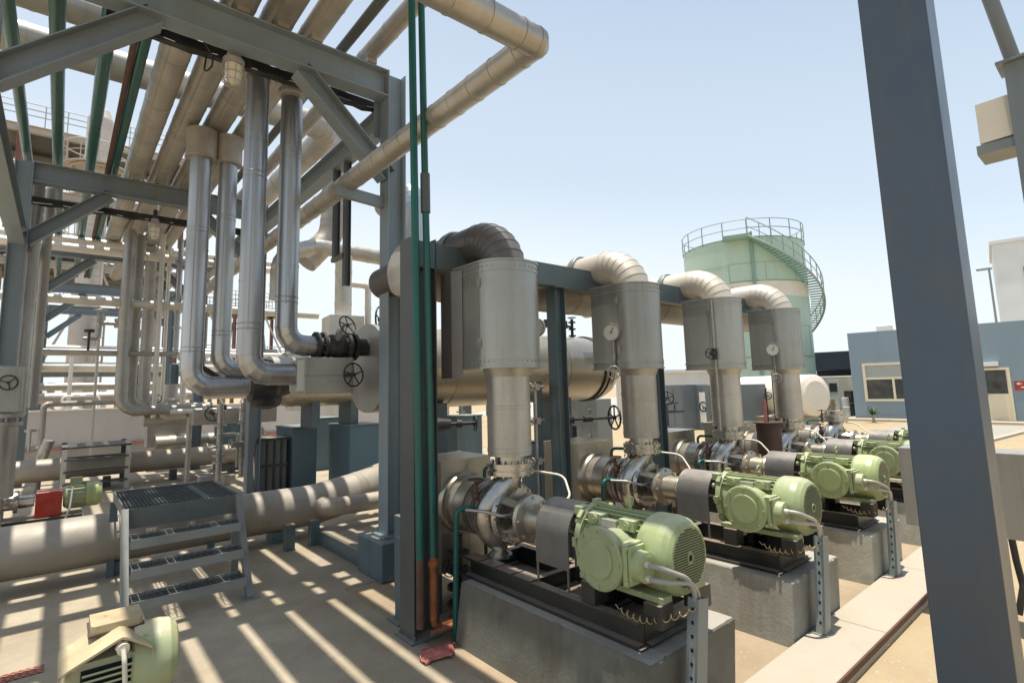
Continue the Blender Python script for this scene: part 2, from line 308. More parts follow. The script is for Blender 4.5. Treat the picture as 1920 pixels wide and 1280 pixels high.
# ================================================================== PIPE RACK
rk = T('pipe_rack', 'grey steel pipe rack of columns, cross beams and diagonal braces carrying the overhead pipes', 'pipe rack', (0, 4.85, 0))
XR, XL = 2.525, -.57
for y in (4.85, 9.8, 14.7, 19.7, 24.7):
    Y = y-4.85
    top = 5.03
    MB().ibeam((XR, Y, .0 if Y else .36), (XR, Y, top), .20, .19, .012, (1, 0, 0)).build('column', 'frame', rk, .002)
    MB().ibeam((XL, Y, 0), (XL, Y, top), .20, .19, .012, (1, 0, 0)).build('column', 'frame', rk, .002)
    MB().ibeam((XL+.102, Y, 4.88), (XR-.102, Y, 4.88), .29, .19, .014).build('cross_beam', 'frame', rk, .002)
    for a, b in (((XR-.11, 3.93), (XR-.93, 4.70)), ((XL+.11, 3.93), (XL+.93, 4.70))):
        d_ = V((b[0]-a[0], 0, b[1]-a[1])).normalized()*.05; MB().ibeam((a[0]-d_.x, Y, a[1]-d_.z), (b[0]+d_.x, Y, b[1]+d_.z), .17, .17, .01, (0, 0, 1)).build('knee_brace', 'frame', rk)
    if y < 24:
        for x, z in ((XR, 4.62), (XL, 3.93)):
            MB().ibeam((x, Y+.105, z), (x, Y+4.95-.15, z), .25, .16, .012).build('longitudinal_beam', 'frame', rk)
        MB().box((XR-.16, Y+.11, 4.35), (XR+.16, Y+.12, 4.9)).build('gusset_plate', 'frame', rk)
MB().chan((XR-.10, 0, 3.62), (1.93, 0, 3.65), .11, .06, .008).build('pipe_bracket', 'frame', rk)
b_ = MB(); b_.box((XR-.15, -.13, .34), (XR+.15, .13, .362)); b_.bolts((XR, 0, .375), (0, 0, 1), .15, 4, .014, .03, PI/4); b_.build('base_plate', 'frame', rk)
for yy, zz in ((1.17, 2.95), (1.50, 3.35)):       # hanging stanchions under the right longitudinal beam
    MB().ibeam((XR, yy, zz), (XR, yy, 4.49), .075, .07, .008, (1, 0, 0)).build('hanger_post', 'framed', rk)
MB().beam((XR-.03, 1.17, 3.32), (XR-.03, 1.52, 3.32), .05, .05).build('hanger_rail', 'framed', rk)
# column footing
tag(MB().box((2.29, 4.60, 0), (2.76, 5.10, .335)).build('column_footing', 'bluec', bev=.012), 'square slate blue concrete footing under the tall grey rack column', 'footing')

# overhead pipes: (x, radius, material, label)
ZP = 5.27
ov = [(-.555, .055, 'green', 'leftmost slim green pipe on the overhead rack', 'green'),
      (-.225, .062, 'green', 'second slim green pipe from the left on the overhead rack', 'green'),
      (.142, .064, 'green', 'third slim green pipe from the left on the overhead rack', 'green'),
      (.345, .03, 'rustd', 'thin dark rusty pipe beside the fourth green rack pipe', 'rusty'),
      (.425, .05, 'green', 'rightmost green rack pipe, tight beside the thin rusty pipe', 'green'),
      (.695, .142, 'cladtan', 'leftmost wide dusty insulated pipe overhead, right of the green pipes', 'ins'),
      (1.03, .142, 'cladtan', 'second wide dusty insulated pipe overhead, left of the pair with riser collars', 'ins'),
      (1.365, .142, 'cladtan', 'third wide dusty insulated pipe overhead, feeding the tall riser nearest the lamp', 'ins'),
      (1.68, .112, 'cladtan', 'fourth insulated overhead pipe, feeding the tall riser beside the knee brace', 'ins'),
      (1.965, .05, 'framed', 'dark slim pipe between two insulated pipes at the right of the rack', 'dark'),
      (2.24, .085, 'cladtan', 'rightmost slimmer insulated pipe along the rack edge', 'ins')]
OV = []
for x, r, m, lab, k in ov:
    b = MB(); z = 5.03+r+.045; y1 = 19 if k != 'ins' else (19 if x < 1.2 else 14.6)
    if x == .695: y1 = 14.75
    if k == 'ins':
        b.clad([(x, -7, z), (x, y1, z)], r, seam=.55, band=.008, bt=.003); b.box((x-r*.5-.012, -7, z-r*.89), (x-r*.5+.012, y1-.01, z-r*.86))
    else: b.tube([(x, -7, z), (x, y1, z)], r, 16)
    if k == 'ins': b.box((x-.05, 4.75, 5.032), (x+.05, 4.95, z-r*.9)); b.box((x-.05, 9.7, 5.032), (x+.05, 9.9, z-r*.9))
    OV.append(tag(b.build('rack_pipe', m), lab, 'pipe', 'pipes running along the overhead rack'))
# upper cross pipes
tag(MB().clad([(-6, 7.5, 5.62), (2.9, 7.5, 5.62), (2.9, 12, 5.62)], .18, seam=1.1).build('cross_pipe', 'cladtan'), 'thick tan pipe crossing above all the overhead rack pipes', 'pipe')
tag(MB().clad([(-6, 6.48, 5.56), (.52, 6.48, 5.56), (.52, 6.48, 5.95)], .15, seam=1.1).build('cross_pipe', 'cladtan'), 'middling tan pipe crossing above the green rack pipes, in front of the thickest one', 'pipe')
tag(MB().clad([(-6, 5.88, 5.5), (.5, 5.88, 5.5), (.5, 5.88, 5.9)], .10, seam=1.1).build('cross_pipe', 'cladtan'), 'slim tan pipe crossing above the green rack pipes, nearest of the three cross pipes', 'pipe')
# dark cable trays under the beams
for y, z, lab in ((5.15, 4.77, 'black cable tray of bundled cables under the nearest rack beam'), (10.1, 4.55, 'black cable tray under the second rack beam')):
    b = MB(); b.chan((.1 if y < 6 else XL, y, z-.03), (XR, y, z-.03), .055, .10, .005, (0, 1, 0))
    for k in range(6):
        x_ = .1 if y < 6 else XL; pts = [(x_+(XR-x_)*i/24, y-.03+k*.014+random.uniform(-.006, .006), z-.02+random.uniform(-.01, .012)-(.012 if i % 4 == 2 else 0)) for i in range(25)]
        b.tube(pts, .009, 6, True)
    tag(b.build('cable_tray', 'blk'), lab, 'cable tray')
# hanging lamp with wire guard
lt = T('hanging_lamp', 'caged industrial lamp hanging from the nearest rack beam', 'lamp', (1.02, 5.0, 4.66))
MB().cyl((0, 0, .12), (0, 0, .28), .03).build('stem', 'blk', lt)
MB().lathe((0, 0, -.02), (0, 0, 1), [(0, .085), (.05, .09), (.09, .06), (.15, .05)]).build('housing', 'cladtan', lt)
MB().lathe((0, 0, -.2), (0, 0, 1), [(0, .02), (.03, .055), (.10, .07), (.18, .07)]).build('glass_cover', 'offwhite', lt)
b = MB()
for k in range(8):
    a = 2*PI*k/8; b.tube([(math.cos(a)*q, math.sin(a)*q, z) for q, z in ((.02, -.23), (.07, -.2), (.09, -.1), (.09, -.01))], .004, 5)
for z in (-.1, -.18): b.torus((0, 0, z), (0, 0, 1), .085, .004, 20, 5)
b.build('wire_guard', 'cond', lt)
tag(MB().tube(bend([(.62, 4.97, 4.98), (.75, 5.03, 4.84), (.86, 5.05, 4.70), (.86, 5.05, 4.60), (.80, 5.08, 4.52), (.82, 5.1, 4.72)], .08, 5), .008, 6, True).build('loose_cable', 'blk'), 'loose black cable drooping beside the hanging lamp', 'cable')

l2 = dup(lt, (1.0, 9.98, 4.40), label='caged industrial lamp hanging from the second rack beam, further back')
lt['group'] = l2['group'] = 'caged lamps under the rack beams'
# big jacketed pipe that turns a corner at the rack's right side
tag(MB().clad([(-3.5, 2.16, 3.76), (2.07, 2.16, 3.76), (2.07, 15, 3.76)], .09, br=.012, seam=.24, nb=1, band=.008).build('cornering_pipe', 'clad'), 'ribbed silver pipe overhead that turns a sharp corner outside the rack column', 'pipe')

# risers from rack
def riser(x, y, ztop, zb, xe, r, lab, m='cladv', collar=True, cy=0):
    t = T('riser_pipe', lab, 'pipe', (x, y, 0), group='vertical riser pipes dropping from the rack')
    b = MB(); b.clad([(0, 0, ztop), (0, 0, zb), (xe-x, 0, zb)], r, br=r*1.7, seam=.95, nb=4, band=.010, bt=.0035)
    for zz in (zb+.42, zb+.47, zb+1.9, zb+1.95): b.torus((0, 0, zz), (0, 0, 1), r, .006, 24, 5)
    b.box((-r*.35-.008, -r*.945, zb+.4), (-r*.35+.008, -r*.915, ztop-.2)); b.build('pipe', m, t)
    if collar:
        b = MB(); b.cyl((0, 0, ztop-.28), (0, 0, ztop+.08), r*1.45, n=24); b.torus((0, 0, ztop-.28), (0, 0, 1), r*1.45, .008, 24, 6); b.build('collar', 'cladtan', t)
    return t
riser(1.19, 7.4, 4.95, 1.81, 2.0, .122, 'leftmost near riser with a box collar, turning right at its foot', 'cladv')
riser(1.50, 7.4, 4.95, 2.02, 2.1, .108, 'slimmer riser with a box collar, beside the leftmost near riser', 'cladv')
t = riser(1.33, 5.4, 4.86, 1.89, 1.86, .106, 'tall silver riser in front, elbowing right into the clad valve box', 'cladv', False)
MB().clad([(0, 0, 4.80), (0, 0, 5.0), (.035, .5, 5.2)], .106, br=.1).build('top_elbow', 'cladtan', t)
t = riser(1.66, 5.4, 4.80, 2.17, 1.95, .103, 'tall silver riser elbowing right into the black flanged valve', 'cladv', False)
MB().clad([(0, 0, 4.72), (0, 0, 4.95), (.02, .4, 5.17)], .11, br=.1).build('top_elbow', 'cladtan', t)
MB().lathe((0, 0, 4.74), (0, 0, 1), [(0, .105), (.02, .135), (.06, .135), (.08, .105)]).build('collar', 'cladtan', t)

# ================================================================== HEAT EXCHANGER
hx = T('heat_exchanger', 'large clad horizontal heat exchanger behind the grey column, at eye height', 'heat exchanger', (2.5, 5.4, 0))
b = MB(); b.lathe((.03, 0, 1.95), (1, 0, 0), [(0, .30), (.05, .42), (.12, .465), (.16, .47)], 40); b.cyl((.19, 0, 1.95), (3.62, 0, 1.95), .455, n=40)
for x in (.9, 1.8, 2.7): b.lathe((x, 0, 1.95), (1, 0, 0), [(0, .455), (0, .46), (.04, .46), (.04, .455)], 40, False)
b.build('shell', 'brass', hx)
b = MB(); b.cyl((0, 0, 1.95), (.10, 0, 1.95), .475, n=40); b.build('end_cover', 'cladbox', hx)
b = MB(); b.torus((3.40, 0, 1.95), (1, 0, 0), .462, .02, 40, 6); b.torus((3.5, 0, 1.95), (1, 0, 0), .462, .012, 40, 6); b.build('strap_band', 'blk', hx)
b = MB(); b.lathe((3.62, 0, 1.95), (1, 0, 0), [(0, .45), (.1, .42), (.2, .30), (.25, .02)], 40); b.build('end_dome', 'brass', hx)
for x in (.75, 2.75):
    b = MB(); b.box((x-.08, -.3, .95), (x+.08, .3, 1.55)); b.box((x-.18, -.34, .93), (x+.18, .34, .955)); b.build('saddle', 'teal', hx, .005)
tag(MB().box((3.0, 5.0, 0), (3.5, 5.8, .92)).build('exchanger_pier', 'bluec', bev=.012), 'slate blue concrete pier under the near heat exchanger, hidden behind the columns', 'pier')
tag(MB().box((5.0, 5.0, 0), (5.5, 5.8, .92)).build('exchanger_pier', 'bluec', bev=.012), 'slate blue concrete pier under the far end of the near heat exchanger', 'pier')
# lower clad box + valve wheels
t = T('clad_valve_box', 'squat clad box with a black hand wheel at the foot of the front riser', 'valve box', (1.80, 5.4, 0))
b = MB(); b.box((0, -.14, 1.69), (.50, .14, 2.05)); b.box((-.005, -.145, 1.865), (.505, .145, 1.877)); b.prism([(-.06, -.11), (0, -.135), (0, .135), (-.06, .11)], 1.72, 2.02); b.build('box', 'cladbox', t, .006)
b = MB(); b.wheel((.44, -.27, 1.87), (.25, -1, .05), .115); b.cyl((.42, -.14, 1.87), (.44, -.29, 1.87), .02, n=10); b.build('hand_wheel', 'blk', t)
t = T('flanged_valve', 'black flanged valve with hand wheel between the second riser and the heat exchanger', 'valve', (1.94, 5.4, 2.17))
b = MB()
for x in (0, .07, .33, .40): b.cyl((x, 0, 0), (x+.028, 0, 0), .145, n=24); b.bolts((x+.014, 0, 0), (1, 0, 0), .12, 10, .01, .026)
b.lathe((.0, 0, 0), (1, 0, 0), [(0, .09), (.1, .10), (.17, .125), (.25, .125), (.32, .1), (.6, .09)], 24); b.build('body', 'blk', t)
b = MB(); b.cyl((.21, -.05, .05), (.21, -.16, .14), .045, n=12); b.cyl((.21, -.1, .1), (.21, -.23, .2), .016, n=8); b.build('bonnet', 'steeld', t)
b = MB(); b.wheel((.25, -.23, .20), (.35, -1, .4), .10); b.build('hand_wheel', 'blk', t)
# small black valves on top of the shell's far end
for x, lab in ((5.35, 'small black vent valve on top of the heat exchanger, the left of two'), (5.72, 'small black vent valve on top of the heat exchanger, the right of two')):
    b = MB(); b.cyl((x, 5.4, 2.40), (x, 5.4, 2.68), .022, n=8)
    for z in (2.42, 2.52, 2.62): b.cyl((x, 5.4, z), (x, 5.4, z+.02), .055, n=12)
    b.cyl((x, 5.4, 2.55), (x-.15, 5.4, 2.58), .02, n=8); b.cyl((x-.15, 5.4, 2.53), (x-.15, 5.4, 2.64), .04, n=10); b.wheel((x, 5.4, 2.70), (0, 0, 1), .06)
    tag(b.build('vent_valve', 'blk'), lab, 'valve')
# second exchanger further back
h2 = T('heat_exchanger', 'second clad heat exchanger further back, low behind the tall risers', 'heat exchanger', (2.95, 9.6, 0))
b = MB(); b.lathe((0, 0, 1.95), (1, 0, 0), [(-.12, .32), (-.03, .45), (.05, .48), (3.4, .48), (3.5, .4)], 36)
for x in (.4, 1.2, 2.0, 2.8): b.lathe((x, 0, 1.95), (1, 0, 0), [(0, .48), (0, .486), (.04, .486), (.04, .48)], 36, False)
b.build('shell', 'brass', h2)
for x in (.45, 1.15, 2.5): MB().box((x-.07, -.28, 1.10), (x+.07, .28, 1.6)).build('saddle', 'teal', h2)
# blue piers
def pier(x0, y0, x1, y1, h, lab, m='bluec'):
    b = MB(); b.box((x0, y0, 0), (x1, y1, h-.03)); b.box((x0-.015, y0-.015, h-.03), (x1+.015, y1+.015, h)); return tag(b.build('exchanger_pier', m, bev=.01), lab, 'pier', 'blue painted concrete piers')
pier(3.96, 9.2, 4.56, 10.15, 1.12, 'broad slate blue pier just left of the central grey column, wide face lit')
pier(3.22, 9.95, 3.66, 10.9, 1.10, 'narrower slate blue pier behind the second rack column')
pier(2.85, 13.7, 3.45, 14.4, 1.12, 'distant blue pier seen left of the second rack column')
pier(4.35, 12.0, 4.95, 12.6, 1.15, 'pale blue pier in the gap between two nearer blue piers')
pier(5.1, 9.4, 5.6, 9.9, 1.15, 'slate blue pier peeking from behind the central grey column')
pier(6.3, 9.3, 6.95, 9.9, 1.15, 'blue pier seen between the teal column and the first discharge pipe')
pier(7.9, 9.6, 8.5, 10.1, 1.2, 'dark blue pier right of the first discharge pipe')
# dark bin
t = T('dark_skid_box', 'dark teal ribbed steel box standing beside the second rack column', 'box', (2.62, 10.0, 0))
b = MB(); b.box((0, 0, .02), (.52, .5, .93)); b.build('box_body', 'teal', t, .006)
b = MB()
for k in range(4): b.box((.06+k*.12, -.022, .04), (.09+k*.12, 0, .9))
b.box((-.02, -.03, .45), (.54, 0, .49)); b.box((-.02, -.03, .9), (.54, .53, .94)); b.build('ribs', 'black', t)
tag(MB().tube([(2.3, 8.6, .02), (2.33, 8.9, .35), (2.42, 9.3, .75), (2.6, 9.8, .95), (2.68, 10.1, .9)], .014, 8, True).build('drooping_hose', 'blk'), 'black hose curving down beside the second rack column', 'hose')

# vertical clad box and piping above/behind exchanger
t = T('clad_nozzle_box', 'tall pale clad box with a vertical pipe, above the black flanged valve', 'valve box', (2.98, 7.2, 0))
b = MB(); b.prism([(-.26, -.2), (.2, -.26), (.30, .2), (-.2, .26)], 2.15, 2.74); b.build('box', 'cladlt', t, .006)
MB().clad([(0, 0, 2.7), (.0, 0, 3.62)], .115, seam=.4).build('pipe', 'cladlt', t)
MB().clad([(.1, .1, 3.25), (.42, .1, 3.25), (.42, .1, 2.1)], .045, br=.06, seam=.4).build('bypass_pipe', 'cladlt', t)
t = T('swan_neck_pipe', 'silver pipe with a wide double bend behind the long overhead pipe', 'pipe', (0, 0, 0))
MB().clad([(2.6, 8.9, 3.2), (2.6, 8.9, 3.95), (3.2, 8.9, 4.18), (5.6, 8.9, 4.1)], .13, br=.4, seam=.5, nb=6).build('bend', 'clad', t)
t = T('tall_curved_pipe', 'thick seam gridded vertical pipe curving away behind the hanger posts', 'pipe', (0, 0, 0))
MB().clad([(3.25, 9.6, 4.05), (3.72, 9.6, 4.6), (3.78, 9.6, 5.3), (3.70, 9.6, 6.6)], .22, br=.5, seam=.2, nb=8, band=.006).build('pipe_run', 'cladtan', t)
t = T('domed_riser', 'riser with a cream domed elbow behind the pair of green pipes', 'pipe', (.14, 0, 0))
MB().clad([(4.55, 8.2, 2.3), (4.55, 8.2, 5.3), (4.55, 9.4, 5.3)], .2, br=.3, seam=.7, nb=6).build('pipe_run', 'cladv', t)
b = MB(); b.clad([(5.2, 8.0, 2.3), (5.2, 8.0, 4.4)], .06, seam=.5); tag(b.build('slim_riser', 'cladlt'), 'slim pale pipe between the green pipes and the domed riser', 'pipe')
t = T('wheel_valve', 'large black hand wheel valve at the left edge of the central grey column', 'valve', (3.05, 6.2, 2.6))
b = MB(); b.wheel((0, 0, 0), (1, -1, 0), .16); b.cyl((0, 0, 0), (.25, .18, 0), .02, n=8); b.build('hand_wheel', 'blk', t)
b = MB(); b.box((.12, .0, -.25), (.3, .25, .55)); b.build('clad_box', 'cladbox', t, .005)

# ================================================================== FLOOR PIPES, STAIRS
t = T('floor_pipe', 'thick clad pipe low over the floor, passing under the stile steps', 'pipe', (0, 6.78, 0))
MB().clad([(-9, 0, .345), (2.45, 0, .345), (3.05, .05, .42), (4.2, .35, .62)], .235, br=.5, seam=1.05, nb=8).build('pipe', 'cladfl', t)
for x in (.55, 2.02): MB().box((x-.06, -.12, 0), (x+.06, .12, .125)).build('pipe_shoe', 'teal', t)
t = T('branch_pipe', 'short clad branch pipe elbowing off beside the floor pipe', 'pipe', (0, 0, 0))
MB().clad([(2.42, 6.35, .40), (2.42, 6.18, .40), (3.5, 6.05, .42)], .10, br=.16, seam=.5, nb=4).build('pipe', 'cladfl', t)
# teal skid under exchanger
t = T('low_plinth', 'long low concrete plinth with a dark teal edge behind the central column', 'plinth', (0, 0, 0))
MB().box((2.34, 5.13, 0), (5.6, 6.38, .15)).build('block', 'teal', t, .01); MB().box((2.37, 5.16, .151), (5.57, 6.35, .158)).build('top_slab', 'slab', t)
for x in (1.98, 2.25): tag(MB().box((x, 6.25, 0), (x+.1, 6.35, .27)).build('support_stub', 'teal', bev=.004), 'short teal pipe support stub, the %s of two by the floor pipe' % ('left' if x < 2.1 else 'right'), 'support')

s_ = T('stile_steps', 'steel stile with three grated steps and a grated platform over the floor pipe', 'steps', (.47, 5.1, 0))
W2 = .86
b = MB()
b.box((0, .52, .73), (W2, 1.55, .742)); 
s_p = MB()
for k in range(30): s_p.box((.005+k*.0292, .51, .735), (.010+k*.0292, 1.59, .765))
for k in range(12): s_p.box((.0, .52+k*.095, .742), (W2, .526+k*.095, .768))
s_p.build('platform_grating', 'grate', s_)
b = MB()
for x in (0, W2): b.beam((x, .5, .745), (x, 1.6, .745), .012, .09)
b.beam((0, .5, .70), (W2, .5, .70), .012, .16); b.beam((0, 1.6, .74), (W2, 1.6, .74), .012, .09); b.build('platform_frame', 'grate', s_)
for x in (0, W2):
    MB().beam((x, .0, .0), (x, .5, .77), .05, .075, (0, 0, 1)).build('stringer', 'rail', s_)
    MB().box((x-.03, .52, 0), (x+.03, .57, .70)).build('leg', 'rail', s_) if x else None
    MB().box((x-.03, 1.52, 0), (x+.03, 1.58, .70)).build('leg', 'teal', s_)
MB().box((-.07, -.06, 0), (.07, .06, .012)).build('foot_plate', 'rail', s_); MB().box((W2-.07, -.06, 0), (W2+.07, .06, .012)).build('foot_plate', 'rail', s_)
for z, y in ((.17, .0), (.37, .12), (.57, .25)):
    b = MB(); b.box((.03, y-.02, z-.06), (W2-.03, y-.012, z+.012)); b.box((.03, y+.20, z-.03), (W2-.03, y+.208, z+.012)); b.build('tread_edge', 'rail', s_)
    b = MB()
    for k in range(17): b.box((.04+k*.048, y-.01, z-.02), (.046+k*.048, y+.2, z+.006))
    for q in (.05, .10, .15): b.box((.03, y+q, z-.018), (W2-.03, y+q+.005, z+.004))
    b.build('tread', 'grate', s_)
# floor drain
b = MB()
for i in range(10): b.box((-.32+i*.035, 4.70, .002), (-.302+i*.035, 4.82, .007))
for j in range(4): b.box((-.33, 4.70+j*.038, .0015), (.03, 4.708+j*.038, .0065))
tag(b.build('floor_drain', 'fadedred'), 'reddish slotted drain cover set in the floor by the lower left corner', 'drain')

# ================================================================== PUMP HEADER SUPPORT + HEADER
hs = T('header_support', 'teal steel frame of columns and a beam carrying the pump discharge pipes', 'steel frame', (0, 3.5, 0))
MB().chan((1.95, -.10, 2.71), (8.0, -.10, 2.71), .20, .12, .012, flip=-1).build('header_beam', 'teal', hs, .002)
for i, x in enumerate((2.035, 3.50, 5.02, 6.55, 8.0)):
    MB().ibeam((x, .0, 0), (x, .0, 2.84 if i == 0 else 2.6), .20 if i == 0 else .125, .20 if i == 0 else .125, .010, (1, 0, 0)).build('column', 'teal' if i else 'framed', hs, .002)
    b = MB(); b.box((x-.13, -.12, 0), (x+.13, .12, .014)); b.bolts((x, 0, .02), (0, 0, 1), .14, 4, .013, .022, PI/4); b.build('base_plate', 'teal', hs)
    MB().box((x-.12, -.12, 2.601), (x+.12, .12, 2.612)).build('cap_plate', 'teal', hs) if i else None
hp = T('header_pipe', 'fat horizontal clad header pipe behind the teal header beam', 'pipe', (0, 3.86, 0))
b = MB(); b.clad([(2.12, 0, 2.68), (8.3, 0, 2.68)], .23, seam=.7, n=30); b.lathe((2.12, 0, 2.68), (-1, 0, 0), [(0, .23), (.05, .21), (.09, .14), (.11, .02)], 30); b.build('pipe', 'cladtan', hp)
# short teal stub post beside column
t = T('stub_post', 'short dark teal channel post on a foot plate left of the dark column', 'post', (2.07, 3.80, 0))
MB().ibeam((0, 0, .014), (0, 0, .60), .09, .09, .01, (1, 0, 0)).build('post', 'teal', t, .002); MB().box((-.09, -.09, 0), (.09, .09, .014)).build('foot_plate', 'teal', t)
tag(MB().box((2.36, 4.30, 0), (2.50, 4.50, .60)).build('footing_pedestal', 'teal', bev=.006), 'tall narrow teal pedestal between the footing and the stub post', 'pedestal')
# two tall green pipes running up the column
t = T('green_standpipe', 'tall green pipe with a rusty lower end, left of the pair up the dark column', 'pipe', (1.945, 3.335, 0))
MB().tube([(0, 0, .56), (-.065, 0, 5.6)], .028, 14).build('pipe', 'green', t); MB().cyl((0, 0, .12), (0, 0, .56), .027, n=14).build('rusty_end', 'rustd', t)
t = T('green_standpipe', 'tall darker green pipe with a sleeve and orange foot, beside its twin', 'pipe', (2.035, 3.315, 0))
MB().tube([(0, 0, .56), (-.085, 0, 5.6)], .026, 14).build('pipe', 'green', t); MB().cyl((-.042, 0, 3.0), (-.045, 0, 3.3), .036, n=14).build('sleeve', 'framed', t)
b = MB(); b.cyl((0, 0, .16), (0, 0, .56), .026, n=14); b.cyl((0, 0, .50), (0, 0, .54), .036, n=14); b.tube(bend([(0, 0, .2), (0, 0, .1), (.16, 0, .1)], .05, 4), .022, 10); b.build('rusty_foot', 'rust', t)
b = MB(); b.tube(bend([(2.0, 3.28, .09), (2.18, 3.28, .09), (2.25, 3.42, .09)], .06, 4), .02, 8, True); tag(b.build('rusty_elbow', 'rust'), 'small rusty elbow pipe on the floor at the foot of the dark column', 'pipe')

# ================================================================== PLINTHS
PX = [2.5+1.55*i for i in range(5)]
plab = ['nearest grey concrete pump plinth, brown stained along its long side', 'second concrete pump plinth with a chipped white top edge', 'third concrete pump plinth from the camera', 'fourth concrete pump plinth, partly behind the channel post', 'fifth and farthest concrete pump plinth, behind the near column']
for i, x in enumerate(PX):
    b = MB(); rnd = random.Random(i)
    # slab-cast block, subdivided rim with knocked edges
    x0, x1, y0, y1, h = x-.36, x+.43, 1.66, 3.22, .385
    n = 40; rim = []
    def per(k):
        q = k/n*4; s = int(q); f = q-s
        return [(x0+(x1-x0)*f, y0), (x1, y0+(y1-y0)*f), (x1-(x1-x0)*f, y1), (x0, y1-(y1-y0)*f)][s % 4]
    n = 240; lo = [per(k) for k in range(n)]
    cx, cy = (x0+x1)/2, (y0+y1)/2
    def inset(p, d): return (p[0]+(d if p[0] < x0+1e-4 else -d if p[0] > x1-1e-4 else 0), p[1]+(d if p[1] < y0+1e-4 else -d if p[1] > y1-1e-4 else 0))
    bl = [(rnd.randrange(n), rnd.uniform(1, 3.5), rnd.uniform(.008, .03)) for _ in range(9)]
    jit = [.007+(1 if i else .45)*max(0, max((a_*(1-abs(((k-c_+n/2) % n)-n/2)/w_) for c_, w_, a_ in bl)))+rnd.uniform(0, .003) for k in range(n)]
    lv0 = [(p[0], p[1], -.05) for p in lo]; lv1 = [(p[0]+.06, p[1], h-jit[k]) for k, p in enumerate(lo)]; lv2 = [(inset(p, jit[k])[0]+.06, inset(p, jit[k])[1], h) for k, p in enumerate(lo)]
    b.add(lv0+lv1, [(k, (k+1) % n, n+(k+1) % n, n+k) for k in range(n)])
    for k in range(n):
        b.cur = 1 if max(jit[k], jit[(k+1) % n]) > (.0125 if i else .022) else 0; b.add([lv1[k], lv1[(k+1) % n], lv2[(k+1) % n], lv2[k]], [(0, 1, 2, 3)])
    b.cur = 1; b.add(lv2, [tuple(range(n))])
    tag(b.build('pump_plinth', ['plinth' if i else 'plinth1', 'plinthtop']), plab[i], 'plinth', 'concrete pump plinths')

